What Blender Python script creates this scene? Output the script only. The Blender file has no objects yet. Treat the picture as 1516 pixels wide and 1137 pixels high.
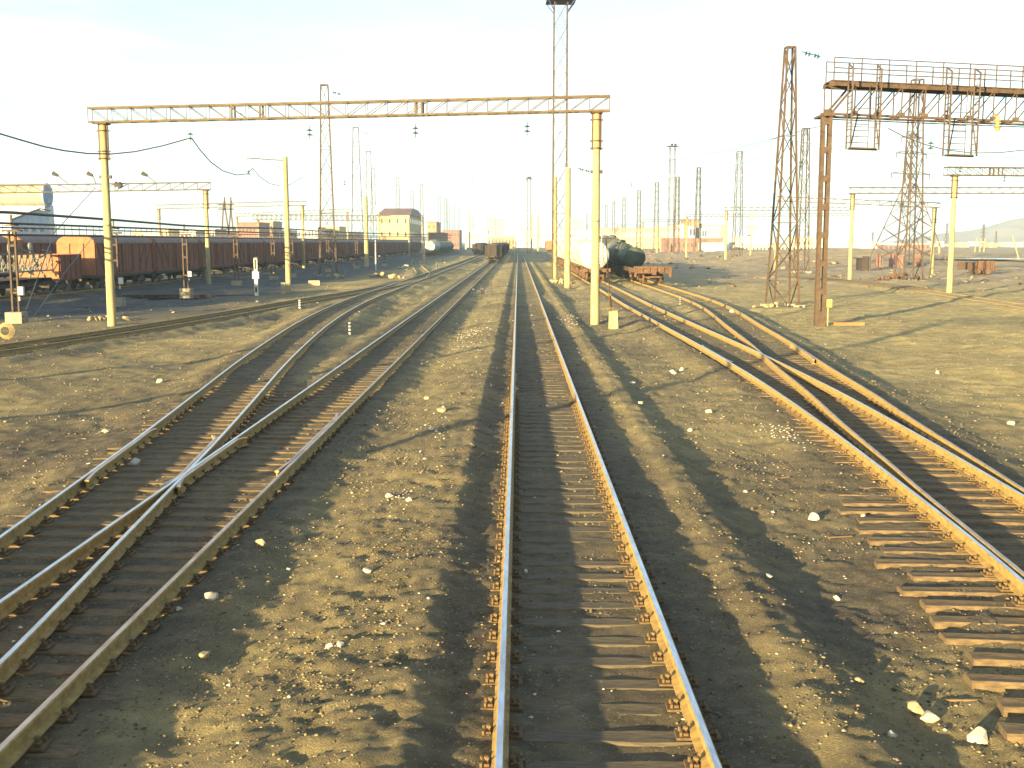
import bpy, bmesh, math, random
import numpy as np
from mathutils import Vector, Matrix
random.seed(7); rng = np.random.default_rng(11)
S = bpy.context.scene; C = S.collection
R = math.radians

# ---------------------------------------------------------------- camera
F = 1640.0; PITCH = math.atan((568.5-358)/F); CH = 3.79      # rail head level is z = 0
cam_d = bpy.data.cameras.new("camera"); cam = bpy.data.objects.new("camera", cam_d); C.objects.link(cam)
cam.location = (0, 0, CH); cam.rotation_euler = (math.pi/2-PITCH, 0, 0)
cam_d.sensor_width = 36; cam_d.lens = 36*F/1516; cam_d.clip_start = .1; cam_d.clip_end = 20000
S.camera = cam
# ---------------------------------------------------------------- light, sky, exposure
SUN_EL, SUN_AZ = R(7.6), R(214.5)        # azimuth clockwise from +Y (sun behind left)
S.view_settings.view_transform = 'Standard'; S.view_settings.look = 'None'
S.view_settings.gamma = 1; S.view_settings.exposure = 2.62
W = bpy.data.worlds.new("World"); S.world = W; W.use_nodes = True
nt = W.node_tree; nt.nodes.clear()
def N(t, ty, **k):
    n = t.nodes.new(ty)
    for a, b in k.items():
        if a.startswith('i_'): n.inputs[a[2:].replace('_', ' ')].default_value = b
        else: setattr(n, a, b)
    return n
out = N(nt, 'ShaderNodeOutputWorld'); bg = N(nt, 'ShaderNodeBackground')
sky = N(nt, 'ShaderNodeTexSky', sky_type='NISHITA', sun_disc=False)
sky.sun_elevation = SUN_EL; sky.sun_rotation = SUN_AZ; sky.air_density = 1.0; sky.dust_density = 2.5; sky.ozone_density = 1.5; sky.altitude = 300
tc = N(nt, 'ShaderNodeTexCoord')
mp = N(nt, 'ShaderNodeMapping'); mp.inputs['Scale'].default_value = (1.0, 1.0, 7.0)
nz = N(nt, 'ShaderNodeTexNoise'); nz.inputs['Scale'].default_value = 2.3; nz.inputs['Detail'].default_value = 7; nz.inputs['Roughness'].default_value = .55
cr = N(nt, 'ShaderNodeValToRGB'); cr.color_ramp.elements[0].position = .44; cr.color_ramp.elements[1].position = .58
sep = N(nt, 'ShaderNodeSeparateXYZ')
up = N(nt, 'ShaderNodeMapRange'); up.inputs['From Min'].default_value = -.02; up.inputs['From Max'].default_value = .42
up.inputs['To Min'].default_value = 1.0; up.inputs['To Max'].default_value = 0.0
az = N(nt, 'ShaderNodeMapRange'); az.inputs['From Min'].default_value = .02; az.inputs['From Max'].default_value = .40
az.inputs['To Min'].default_value = 1.0; az.inputs['To Max'].default_value = .24
mixc = N(nt, 'ShaderNodeMix', data_type='RGBA'); mixc.inputs['B'].default_value = (1.42, 1.44, 1.40, 1)
sc1 = N(nt, 'ShaderNodeMix', data_type='RGBA', blend_type='MULTIPLY'); sc1.inputs['Factor'].default_value = 1
sc1.inputs['B'].default_value = (.52, .66, .78, 1)
L = nt.links.new
L(tc.outputs['Generated'], mp.inputs['Vector']); L(mp.outputs[0], nz.inputs['Vector']); L(nz.outputs['Fac'], cr.inputs[0])
L(tc.outputs['Generated'], sep.inputs[0]); L(sep.outputs['Z'], up.inputs['Value']); axx = N(nt, 'ShaderNodeMath', operation='ABSOLUTE'); ax0 = N(nt, 'ShaderNodeMath', operation='ADD'); ax0.inputs[1].default_value = .04; L(sep.outputs['X'], ax0.inputs[0]); L(ax0.outputs[0], axx.inputs[0]); L(axx.outputs[0], az.inputs['Value'])
m1 = N(nt, 'ShaderNodeMath', operation='MULTIPLY'); L(up.outputs[0], m1.inputs[0]); L(az.outputs[0], m1.inputs[1])
m2 = N(nt, 'ShaderNodeMath', operation='MULTIPLY_ADD'); L(cr.outputs[0], m2.inputs[0]); m2.inputs[1].default_value = .7; m2.inputs[2].default_value = .42
m3 = N(nt, 'ShaderNodeMath', operation='MULTIPLY'); L(m1.outputs[0], m3.inputs[0]); L(m2.outputs[0], m3.inputs[1])
L(sky.outputs[0], sc1.inputs['A']); L(sc1.outputs['Result'], mixc.inputs['A']); pass
cl = N(nt, 'ShaderNodeMath', operation='MULTIPLY'); L(cr.outputs[0], cl.inputs[0]); cl.inputs[1].default_value = .72
mx = N(nt, 'ShaderNodeMath', operation='MAXIMUM'); L(m3.outputs[0], mx.inputs[0]); L(cl.outputs[0], mx.inputs[1]); L(mx.outputs[0], mixc.inputs['Factor'])
L(mixc.outputs['Result'], bg.inputs['Color']); bg.inputs['Strength'].default_value = .13
L(bg.outputs[0], out.inputs[0])
sd = bpy.data.lights.new("sun", 'SUN'); sun = bpy.data.objects.new("sun", sd); C.objects.link(sun)
sd.energy = 4.6; sd.angle = R(.5); sd.color = (1, .77, .385)
tdir = Vector((-math.sin(SUN_AZ)*math.cos(SUN_EL), -math.cos(SUN_AZ)*math.cos(SUN_EL), -math.sin(SUN_EL)))
sun.rotation_euler = tdir.to_track_quat('-Z', 'Y').to_euler(); sun.location = (-30, -40, 30)

# ---------------------------------------------------------------- measuring helpers (photo pixel -> place on a level)
c_, s_ = math.cos(PITCH), math.sin(PITCH)
def at(u, v, z=-.3):
    H = CH-z; zz = F*H/(c_*(v-358)); d = (zz-H*s_)/c_
    return Vector(((u-758)*zz/F, d, z))
def atd(u, v, d):
    yv = (v-568.5)/F; t = d/(c_-yv*s_)
    return Vector(((u-758)/F*t, d, CH+t*(-s_-yv*c_)))
# ---------------------------------------------------------------- materials
def mat(name, col, rough=.85, metal=0, col2=None, scale=6, bump=0, bscale=40, detail=5, spec=.3, stretch=(1, 1, 1), lo=.35, hi=.65):
    m = bpy.data.materials.new(name); m.use_nodes = True; t = m.node_tree; b = t.nodes['Principled BSDF']
    b.inputs['Base Color'].default_value = (*col, 1); b.inputs['Roughness'].default_value = rough; b.inputs['Metallic'].default_value = metal
    b.inputs['Specular IOR Level'].default_value = spec
    co = N(t, 'ShaderNodeTexCoord'); ma = N(t, 'ShaderNodeMapping'); ma.inputs['Scale'].default_value = stretch
    t.links.new(co.outputs['Object'], ma.inputs[0])
    if col2:
        n = N(t, 'ShaderNodeTexNoise'); n.inputs['Scale'].default_value = scale; n.inputs['Detail'].default_value = detail; n.inputs['Roughness'].default_value = .65
        r = N(t, 'ShaderNodeValToRGB'); r.color_ramp.elements[0].position = lo; r.color_ramp.elements[1].position = hi
        r.color_ramp.elements[0].color = (*col, 1); r.color_ramp.elements[1].color = (*col2, 1)
        t.links.new(ma.outputs[0], n.inputs['Vector']); t.links.new(n.outputs['Fac'], r.inputs[0]); t.links.new(r.outputs[0], b.inputs['Base Color'])
    if bump:
        n = N(t, 'ShaderNodeTexNoise'); n.inputs['Scale'].default_value = bscale; n.inputs['Detail'].default_value = 4
        bp = N(t, 'ShaderNodeBump'); bp.inputs['Distance'].default_value = bump; bp.inputs['Strength'].default_value = .7
        t.links.new(ma.outputs[0], n.inputs['Vector']); t.links.new(n.outputs['Fac'], bp.inputs['Height']); t.links.new(bp.outputs[0], b.inputs['Normal'])
    return m
M = dict(
 rust=mat('rusty rail steel', (.17, .11, .032), .8, 0, (.30, .20, .065), 9, .002, 60),
 head=mat('polished rail head', (.55, .56, .58), .28, .9, (.35, .32, .30), 14, stretch=(1, .15, 1)),
 headdull=mat('dull rail head', (.38, .33, .30), .45, .6, (.22, .15, .10), 10, stretch=(1, .2, 1)),
 plate=mat('rusty fastening', (.055, .035, .017), .85, 0, (.13, .082, .034), 30, .003, 90),
 wood=mat('weathered sleeper wood', (.042, .034, .023), .95, 0, (.105, .083, .050), 5, .006, 22, stretch=(1, 7, 4)),
 woodlit=mat('bare sleeper wood', (.055, .040, .022), .95, 0, (.14, .095, .048), 5, .008, 20, stretch=(1, 7, 4)),  # paler copy of the sleeper wood, sunlight put into the colour
 conc=mat('aged pole concrete', (.16, .125, .065), .9, 0, (.30, .25, .13), 3.0, .004, 30, stretch=(1.6, 1.6, .3), lo=.28, hi=.60),
 concd=mat('stained concrete', (.16, .14, .10), .95, 0, (.25, .22, .16), 4, .008, 18),
 steelr=mat('rust brown structural steel', (.040, .026, .018), .8, 0, (.075, .047, .030), 4, .002, 40),
 steeld=mat('dark mast steel', (.045, .030, .023), .75, .1, (.085, .058, .042), 3),
 steelg=mat('grey painted truss steel', (.055, .040, .028), .75, .1, (.10, .075, .045), 2.5),
 dark=mat('dark cast iron', (.035, .032, .03), .7, .2, (.07, .055, .045), 8),
 wire=mat('cable', (.05, .05, .055), .6, .2),
 insul=mat('green insulator glass', (.025, .05, .045), .35, 0, spec=.6),
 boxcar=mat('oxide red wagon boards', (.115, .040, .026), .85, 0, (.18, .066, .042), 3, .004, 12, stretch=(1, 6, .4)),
 boxend=mat('sunlit orange wagon end', (.22, .085, .038), .85, 0, (.29, .12, .055), 2.5, .003, 20),  # wagon ends brighter than the sides, low sun put into the colour
 roof=mat('grey wagon roof', (.12, .085, .075), .8, .1, (.20, .15, .13), 2),
 cream=mat('cream tank paint', (.42, .40, .30), .42, 0, (.52, .50, .40), 1.5, lo=.2, hi=.6),
 tankw=mat('pale green tank paint', (.18, .22, .18), .5, 0, (.26, .29, .23), 1.8),
 tankg=mat('shade darkened green tank paint', (.022, .032, .025), .6, 0, (.045, .06, .042), 1.8),  # green darkened, the neighbouring wagons' shadow put into the paint
 tankb=mat('sooty tank paint', (.03, .035, .033), .6, 0, (.06, .065, .055), 1.8),
 coal=mat('coal', (.03, .03, .028), .9, 0, (.10, .10, .085), 6, .03, 8),
 gondola=mat('brown gondola steel', (.022, .015, .013), .85, 0, (.045, .03, .024), 4),
 rustw=mat('flaking rust plate', (.055, .030, .018), .9, 0, (.115, .062, .033), 5, .01, 20),
 yellow=mat('yellow plaster', (.34, .27, .145), .9, 0, (.40, .32, .18), .5),
 white=mat('whitewashed wall', (.42, .41, .36), .9, 0, (.52, .51, .46), .25),
 pale=mat('pale panel wall', (.36, .31, .24), .9, 0, (.44, .38, .30), .3),
 grey=mat('grey panel wall', (.30, .32, .33), .9, 0, (.38, .40, .41), .3),
 blue=mat('blue grey cladding', (.26, .31, .38), .7, 0, (.34, .39, .45), .6),
 drumshade=mat('shaded drum end', (.12, .17, .28), .7, 0, (.18, .23, .33), .8),  # end tinted blue, its shade put into the colour
 brick=mat('red brick wall', (.17, .080, .06), .9, 0, (.23, .12, .09), .8),
 orange=mat('orange brick wall', (.25, .145, .08), .9, 0, (.31, .19, .11), .5),
 maroon=mat('maroon sheet roof', (.13, .070, .065), .8, 0, (.18, .10, .09), .6),
 glass=mat('dark window glass', (.05, .06, .07), .15, 0, spec=.6),
 stone=mat('pale quartz stone', (.26, .235, .18), .85, 0, (.38, .35, .28), 14, .006, 60),
 stoneb=mat('ochre stone', (.20, .155, .085), .9, 0, (.30, .24, .14), 14, .006, 60),
 paintw=mat('white marker paint', (.46, .45, .41), .7, 0, (.34, .33, .29), 12),
 paintb=mat('black marker paint', (.03, .03, .03), .7),
 lamp=mat('ochre lamp housing', (.20, .15, .05), .5, 0, (.26, .20, .08), 10),
 boom=mat('bleached boom steel', (.07, .08, .085), .7, .1, (.16, .16, .14), 6),
 drum=mat('ribbed drum cladding', (.20, .185, .14), .8, 0, (.25, .23, .18), 1.5),
 platf=mat('violet grey platform steel', (.06, .05, .12), .7, .1),
)
# ---------------------------------------------------------------- mesh builder
class MB:
    def __init__(s): s.v = []; s.f = []; s.m = []
    def add(s, vs, fs, mi=0):
        o = len(s.v); s.v += [tuple(p) for p in vs]; s.f += [tuple(i+o for i in f) for f in fs]; s.m += [mi]*len(fs); return s
    def box(s, c, d, rz=0, mi=0):
        x, y, z = d[0]/2, d[1]/2, d[2]/2; cs, sn = math.cos(rz), math.sin(rz)
        vs = [(c[0]+a*x*cs-b*y*sn, c[1]+a*x*sn+b*y*cs, c[2]+e*z) for e in (-1, 1) for a, b in ((-1, -1), (1, -1), (1, 1), (-1, 1))]
        return s.add(vs, [(3, 2, 1, 0), (4, 5, 6, 7), (0, 1, 5, 4), (1, 2, 6, 5), (2, 3, 7, 6), (3, 0, 4, 7)], mi)
    def frame(s, p, q):
        p, q = Vector(p), Vector(q); d = (q-p).normalized()
        a = Vector((0, 0, 1)) if abs(d.z) < .95 else Vector((0, 1, 0))
        x = d.cross(a).normalized(); return p, q, x, x.cross(d).normalized()
    def bar(s, p, q, w, h=None, mi=0):
        h = h or w; p, q, x, y = s.frame(p, q)
        vs = [e+x*(a*w/2)+y*(b*h/2) for e in (p, q) for a, b in ((-1, -1), (1, -1), (1, 1), (-1, 1))]
        return s.add(vs, [(3, 2, 1, 0), (4, 5, 6, 7), (0, 1, 5, 4), (1, 2, 6, 5), (2, 3, 7, 6), (3, 0, 4, 7)], mi)
    def cyl(s, p, q, r0, r1=None, n=10, mi=0, caps=True):
        r1 = r0 if r1 is None else r1; p, q, x, y = s.frame(p, q)
        vs = [e+x*(r*math.cos(2*math.pi*k/n))+y*(r*math.sin(2*math.pi*k/n)) for e, r in ((p, r0), (q, r1)) for k in range(n)]
        fs = [(k, (k+1) % n, n+(k+1) % n, n+k) for k in range(n)]
        if caps: fs += [tuple(range(n-1, -1, -1)), tuple(range(n, 2*n))]
        return s.add(vs, fs, mi)
    def lathe(s, prof, p, ax, n=24, mi=0):      # prof = (along, radius), from p along ax
        p = Vector(p); ax = Vector(ax).normalized(); _, _, x, y = s.frame(p, p+ax); vs = []; fs = []
        for t, r in prof:
            for k in range(n):
                a = 2*math.pi*k/n; vs.append(p+ax*t+x*(r*math.cos(a))+y*(r*math.sin(a)))
        for i in range(len(prof)-1):
            for k in range(n): fs.append((i*n+k, i*n+(k+1) % n, (i+1)*n+(k+1) % n, (i+1)*n+k))
        fs += [tuple(range(n-1, -1, -1)), tuple(range((len(prof)-1)*n, len(prof)*n))]
        return s.add(vs, fs, mi)
    def path(s, pts, r, n=6, mi=0):
        pts = [Vector(p) for p in pts]
        for a, b in zip(pts, pts[1:]): s.cyl(a, b, r, r, n, mi)
        return s
    def prism(s, poly, y0, y1, mi=0):           # polygon in xz, extruded along y
        n = len(poly); vs = [(x, y0, z) for x, z in poly]+[(x, y1, z) for x, z in poly]
        return s.add(vs, [tuple(range(n-1, -1, -1)), tuple(range(n, 2*n))]+[(k, (k+1) % n, n+(k+1) % n, n+k) for k in range(n)], mi)
    def mesh(s, name, mats, smooth=False):
        me = bpy.data.meshes.new(name); me.from_pydata(s.v, [], s.f)
        for m in (mats if isinstance(mats, (list, tuple)) else [mats]): me.materials.append(M[m] if isinstance(m, str) else m)
        me.polygons.foreach_set('material_index', s.m)
        b = bmesh.new(); b.from_mesh(me); bmesh.ops.recalc_face_normals(b, faces=b.faces); b.to_mesh(me); b.free()
        if smooth:
            me.polygons.foreach_set('use_smooth', [True]*len(me.polygons))
            try: me.set_sharp_from_angle(angle=R(40))
            except Exception: pass
        return me
    def build(s, name, mats, parent=None, smooth=False, loc=None, rz=0):
        o = bpy.data.objects.new(name, s.mesh(name, mats, smooth)); C.objects.link(o)
        if parent: o.parent = parent
        if loc is not None: o.location = loc
        if rz: o.rotation_euler.z = rz
        return o
def tag(o, label=None, cat=None, group=None, kind=None):
    if label: o['label'] = label
    if cat: o['category'] = cat
    if group: o['group'] = group
    if kind: o['kind'] = kind
    return o
def thing(name, loc, label, cat, group=None, rz=0):
    o = bpy.data.objects.new(name, None); C.objects.link(o); o.location = loc; o.rotation_euler.z = rz; o.empty_display_size = .2
    return tag(o, label, cat, group)
def copy_tree(o, loc=None, label=None, rz=None, parent=None):
    c = o.copy(); C.objects.link(c); c.parent = parent
    if loc is not None: c.location = loc
    if rz is not None: c.rotation_euler.z = rz
    if label: c['label'] = label
    for ch in list(o.children): copy_tree(ch, parent=c)
    return c
ORD = 'nearest second third fourth fifth sixth seventh eighth ninth tenth eleventh twelfth thirteenth fourteenth fifteenth sixteenth seventeenth eighteenth nineteenth twentieth'.split()
def nth(i): return 'nearest' if i == 0 else ORD[i]+' nearest'
def nth2(i): return 'first' if i == 0 else ORD[i]

# ---------------------------------------------------------------- tracks: centre lines x(y)
SL = .0055
TR = {
 'main': [(-6, .66-6*SL), (900, .66+900*SL)],
 'T1': [(-6, -4.74), (900, -4.74+900*.0056)],
 'T2': [(-6, -5.0), (4, -5.15), (9.6, -5.45), (14, -5.84), (18, -6.2), (21, -6.48), (24.6, -6.85), (36, -8.05), (45, -8.84), (52, -9.36), (58, -9.70), (67, -10.05), (78, -10.2), (90, -10.1), (110, -9.98), (130, -9.85), (206, -9.3), (300, -8.8), (900, -5.2)],
 'T3': [(10, -26.5), (30, -21.0), (40, -18.55), (49.3, -16.75), (61.5, -15.0), (73.8, -13.6), (88, -11.7), (99, -10.65), (110, -10.1)],
 'T4': [(118, -9.95), (132, -10.6), (150, -12.2), (175, -14.9), (200, -17.3), (224, -19.3), (250, -20.6), (300, -21.9), (420, -22.5), (700, -21)],
 'T5': [(-6, 4.6), (6, 5.75), (12, 6.55), (18, 7.02), (24, 7.38), (30, 7.62), (38, 7.74), (52, 7.72), (65, 7.70), (88, 7.92), (110, 8.1), (300, 9.2), (900, 12.5)],
 'T6': [(10, 6.48), (12, 6.67), (16.8, 7.12), (19, 7.36), (22.5, 7.72), (28, 8.36), (34, 8.95), (41, 9.74), (52.3, 10.82), (60, 11.6), (66, 12.1), (76, 12.55), (88, 12.72), (110, 12.8), (300, 13.9), (500, 15)],
 'T7': [(40, 30.5), (60, 32), (72, 32.9), (90, 34.3), (102, 35), (114, 34.6), (135, 31)],
 'T8': [(20, -35), (900, -31)],
}
TS = {}
for k, p in TR.items():
    p = np.array(p, float); y = np.linspace(p[0, 0], p[-1, 0], max(60, int((p[-1, 0]-p[0, 0])/1.0)))
    # smooth monotone-ish interpolation: cubic Hermite with finite-difference tangents
    t = np.gradient(p[:, 1], p[:, 0]); i = np.clip(np.searchsorted(p[:, 0], y)-1, 0, len(p)-2)
    h = p[i+1, 0]-p[i, 0]; q = (y-p[i, 0])/h
    x = (2*q**3-3*q**2+1)*p[i, 1]+(q**3-2*q**2+q)*h*t[i]+(-2*q**3+3*q**2)*p[i+1, 1]+(q**3-q**2)*h*t[i+1]
    TS[k] = (y, x)
def cx(k, y): return np.interp(y, *TS[k])

# ---------------------------------------------------------------- ground
def hash2(i, j, s):
    n = (i.astype(np.int64)*374761393+j.astype(np.int64)*668265263+s*974634777) & 0x7fffffff
    n = ((n ^ (n >> 13))*1274126177) & 0x7fffffff
    return ((n ^ (n >> 16)) & 0xffff)/65535.0
def vn(x, y, s):
    i = np.floor(x); j = np.floor(y); a = x-i; b = y-j; a = a*a*(3-2*a); b = b*b*(3-2*b)
    return (hash2(i, j, s)*(1-a)+hash2(i+1, j, s)*a)*(1-b)+(hash2(i, j+1, s)*(1-a)+hash2(i+1, j+1, s)*a)*b-.5
def fbm(x, y, sc, o, s, g=.5):
    r = 0; a = 1
    for k in range(o): r = r+a*vn(x*sc+17.3*k, y*sc-9.1*k, s+k); sc *= 2.03; a *= g
    return r
MOUNDS = [(4.5, 57.2, 1.6, 1.9, .26), (5.6, 53.6, 1.2, 1.6, .12), (70, 232, 26, 22, 2.3), (92, 300, 50, 25, 2.4), (42, 205, 10, 12, .7), (17.1, 69.5, 1.9, 1.5, .2), (41.5, 116, 4, 3, .35), (-12.5, 66, 1.6, 3.5, .13),
          (-11.2, 34, 2.5, 2, .10), (-7.9, 62, .8, 8, .08), (2.8, 78, .9, 6, .16), (-14.0, 105, 4.5, 9, .25), (-19, 80, 4, 3, .15), (52, 330, 40, 20, 1.0), (-60, 420, 60, 30, 1.2)]
def smooth(e0, e1, v):
    t = np.clip((v-e0)/(e1-e0), 0, 1); return t*t*(3-2*t)
PU = np.array([-9, -4.2, -3.5, -2.7, -1.85, -1.55, -1.22, -.95, -.5, .5, .95, 1.25, 1.65, 1.92, 2.22, 2.62, 3.4, 9])
PZ = np.array([-.27, -.265, -.25, -.14, -.065, -.05, -.165, -.172, -.212, -.212, -.172, -.18, -.185, -.115, -.13, -.285, -.29, -.28])
def height(x, y, fine=True):
    big = fbm(x, y, .11, 3, 5)*.20+fbm(x, y, .45, 3, 9)*.10
    lvl = -.31-.12*smooth(9.3, 14, x)-.10*smooth(14, 60, x)
    far = smooth(60, 400, y)
    z = lvl+big*(1+1.5*far)
    if fine: pass
    for k in ('T1', 'T2', 'T3', 'T4', 'T5', 'T6', 'T7', 'T8'):
        ys, xs = TS[k]; cxx = np.interp(y, ys, xs); dx = np.gradient(xs, ys); sl = np.interp(y, ys, dx)
        u = np.abs(x-cxx)/np.sqrt(1+sl*sl)+2.5*smooth(0, 3, ys[0]-y)+2.5*smooth(0, 3, y-ys[-1])
        w = 1-smooth(1.25, 2.5, u); sunk = .06 if k == 'T8' else -.16 if k == 'T7' else 0
        sh = smooth(.82, 1.02, u)
        if k in ('T1', 'T2'): sh = sh*np.where((x < cxx) | (k == 'T2'), smooth(29, 34, y), 1)
        if k in ('T5', 'T6'): sh = sh*np.where((x < cxx) if k == 'T5' else (x < cxx+.3), smooth(16.8, 18.2, y) if k == 'T5' else smooth(37, 42, y), 1)
        if k == 'T5': w = np.where(x < cxx, 1-smooth(1.95+(.0)*y, 2.9, u), w)*np.where(y < 17.6, 1, 0)+w*np.where(y < 17.6, 0, 1)
        z = z*(1-w)+w*(-.215-.018*((k == 'T5') & (x < cxx) & (y < 17.6))*smooth(.7, 1.0, u)+.05*sh+.03*smooth(30, 60, y)+sunk+.022*fbm(x, y, .8, 2, 33))
    u = x-cx('main', y)
    pz = np.interp(u, PU, PZ)+.035*smooth(30, 65, y)*(1-smooth(.9, 1.2, np.abs(u)))+.025*fbm(x, y, .7, 3, 41)+big*.18*smooth(1.3, 2.5, np.abs(u))
    w = (1-smooth(3.0, 4.6, u))*(smooth(-4.1, -2.9, u))
    z = z*(1-w)+w*pz
    for mx, my, sx, sy, hh in MOUNDS:
        z = z+hh*np.exp(-((x-mx)/sx)**2-((y-my)/sy)**2)
    if fine:
        def inb(k): 
            return 1-smooth(.75, 1.3, np.abs(x-cx(k, y)))
        calm = 1-.6*np.maximum(np.maximum(inb('main'), inb('T1')), np.maximum(inb('T5'), inb('T2')))
        z = z+calm*(fbm(x, y, 2.2, 3, 61, .6)*.045+fbm(x, y, 8.0, 3, 71, .6)*.021)
        # trampled ripples on the slopes beside the centre track
        near = 1-smooth(14, 26, y); pit = fbm(x, y, 5.0, 2, 131)
        z = z+near*calm*(.02*np.clip(fbm(x, y, 16, 2, 141), -.4, .4)-.03*smooth(.18, .34, pit)*smooth(-3.4, -2.6, u)*(1-smooth(-1.0, -.8, u)))
        rip = (smooth(-3.4, -2.2, u)*(1-smooth(-1.2, -.95, u))+.8*smooth(1.9, 2.2, u)*(1-smooth(2.9, 3.3, u)))*(1-smooth(22, 40, y))
        z = z+rip*(-.055*np.clip(fbm(x*.75, y*1.5, 4.2, 2, 91)-.06, 0, 1))
    return z
def axis(lo, hi, core, step, grow):
    pos = [0.0]
    while pos[-1] < hi:
        a = pos[-1]; pos.append(a+(step if a < core else max(step, step+(a-core)*grow)))
    neg = [0.0]
    while neg[-1] > lo:
        a = -neg[-1]; neg.append(-(a+(step if a < core else max(step, step+(a-core)*grow))))
    return np.array(neg[:0:-1]+pos)
xs = axis(-3500, 3500, 9.0, .048, .016)
ys = list(np.arange(-60, 2.9, 3.0)); y = 3.0
while y < 6000: ys.append(y); y += max(.036, .0062*y if y < 600 else .04*y)
ys = np.array(ys)
X, Y = np.meshgrid(xs, ys); Z = height(X, Y)
hill = 1.4*fbm(X, Y, .004, 3, 7)*smooth(500, 1500, Y)
Z = Z+hill
nx, ny = len(xs), len(ys)
co = np.stack([X.ravel(), Y.ravel(), Z.ravel()], 1).astype(np.float32)
ii = (np.arange(ny-1)[:, None]*nx+np.arange(nx-1)[None]).ravel()
quads = np.stack([ii, ii+1, ii+nx+1, ii+nx], 1).astype(np.int32)
def grid_mesh(name, co, quads):
    me = bpy.data.meshes.new(name); me.vertices.add(len(co)); me.vertices.foreach_set('co', co.ravel())
    me.loops.add(quads.size); me.loops.foreach_set('vertex_index', quads.ravel())
    k = quads.shape[1]; me.polygons.add(len(quads)); me.polygons.foreach_set('loop_start', np.arange(0, quads.size, k, dtype=np.int32))
    me.update(calc_edges=True); return me
gm = grid_mesh('ground', co, quads); gm.polygons.foreach_set('use_smooth', np.ones(len(quads), bool))
# coal-dark soil by tracks, sandy soil, oily left yard with shade painted in
def bedmask(x, y, r0=1.0, r1=1.9):
    m = np.zeros_like(x)
    for k in ('main', 'T1', 'T2', 'T3', 'T5', 'T6'):
        a, b = TS[k]; m = np.maximum(m, (1-smooth(r0, r1, np.abs(x-np.interp(y, a, b))))*((y > a[0]) & (y < a[-1])))
    return m
sand = np.clip(smooth(8.5, 15, X+2.2*fbm(X, Y, .18, 3, 3)*2)*.9+.32+.6*fbm(X, Y, .22, 4, 13)+.12*smooth(18, 40, Y), 0, 1)
yard = (1-smooth(-22, -15, X))*smooth(50, 66, Y)
lit = np.clip((sand+.4*smooth(30, 110, Y))*(1-.75*bedmask(X, Y)*(1-.5*smooth(30, 100, Y))), 0, 1)*(1-.7*yard)  # how sandy the soil is, paler with distance, darker on track beds
redz = np.clip(smooth(8, 30, X)*smooth(90, 130, Y)*(1-smooth(600, 1500, Y)), 0, 1)
for nm, arr in (('lit', lit), ('oil_shade', yard), ('red', redz)):
    a = gm.attributes.new(nm, 'FLOAT', 'POINT'); a.data.foreach_set('value', arr.ravel().astype(np.float32))
mg = bpy.data.materials.new('coal dusted ground'); mg.use_nodes = True; t = mg.node_tree; b = t.nodes['Principled BSDF']
b.inputs['Roughness'].default_value = .95; b.inputs['Specular IOR Level'].default_value = .15
geo = N(t, 'ShaderNodeNewGeometry')
def noise(sc, det=6, ro=.6):
    n = N(t, 'ShaderNodeTexNoise'); n.inputs['Scale'].default_value = sc; n.inputs['Detail'].default_value = det; n.inputs['Roughness'].default_value = ro
    t.links.new(geo.outputs['Position'], n.inputs['Vector']); return n.outputs['Fac']
def ramp(fac, a, bb, ca, cb):
    r = N(t, 'ShaderNodeValToRGB'); e = r.color_ramp.elements; e[0].position = a; e[1].position = bb; e[0].color = (*ca, 1); e[1].color = (*cb, 1)
    t.links.new(fac, r.inputs[0]); return r.outputs[0]
def mixn(f, a, bb, bt='MIX'):
    m = N(t, 'ShaderNodeMix', data_type='RGBA', blend_type=bt)
    if isinstance(f, float): m.inputs['Factor'].default_value = f
    else: t.links.new(f, m.inputs['Factor'])
    for q, w in (('A', a), ('B', bb)):
        if isinstance(w, tuple): m.inputs[q].default_value = (*w, 1)
        else: t.links.new(w, m.inputs[q])
    return m.outputs['Result']
def attr(nm): a = N(t, 'ShaderNodeAttribute', attribute_name=nm); return a.outputs['Fac']
darkc = ramp(noise(3.2, 8), .32, .68, (.042, .035, .026), (.150, .118, .070))
sandc = ramp(noise(1.7, 9, .68), .30, .66, (.16, .122, .056), (.41, .33, .140))
pat = ramp(noise(.22, 8, .72), .42, .62, (0, 0, 0), (1, 1, 1)); m_p = N(t, 'ShaderNodeMath', operation='MULTIPLY'); t.links.new(pat, m_p.inputs[0]); m_p.inputs[1].default_value = .5
sandc = mixn(m_p.outputs[0], sandc, ramp(noise(4.0, 8, .7), .35, .65, (.27, .205, .085), (.50, .40, .165)))
base = mixn(attr('lit'), darkc, sandc)
base = mixn(attr('red'), base, ramp(noise(.35, 6), .4, .65, (.28, .22, .125), (.38, .28, .16)))
base = mixn(attr('oil_shade'), base, ramp(noise(.5, 6), .4, .6, (.032, .035, .040), (.07, .075, .08)))  # oily yard soil, made bluish dark to carry the wagons' shade
soot = ramp(noise(.75, 7, .7), .46, .60, (1, 1, 1), (0, 0, 0))
m_s = N(t, 'ShaderNodeMath', operation='MULTIPLY'); t.links.new(soot, m_s.inputs[0]); m_s.inputs[1].default_value = .34
base = mixn(m_s.outputs[0], base, (.055, .046, .036))
chp = ramp(noise(5.5, 8, .75), .62, .72, (0, 0, 0), (1, 1, 1)); m_c = N(t, 'ShaderNodeMath', operation='MULTIPLY'); t.links.new(chp, m_c.inputs[0]); m_c.inputs[1].default_value = .45
base = mixn(m_c.outputs[0], base, (.36, .32, .21))
spk = ramp(noise(38, 3, .7), .60, .74, (0, 0, 0), (1, 1, 1))
base = mixn(spk, base, (.36, .30, .18)); 
spd = ramp(noise(26, 3, .7), .26, .40, (1, 1, 1), (0, 0, 0))
base = mixn(spd, base, (.03, .026, .022))
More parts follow.
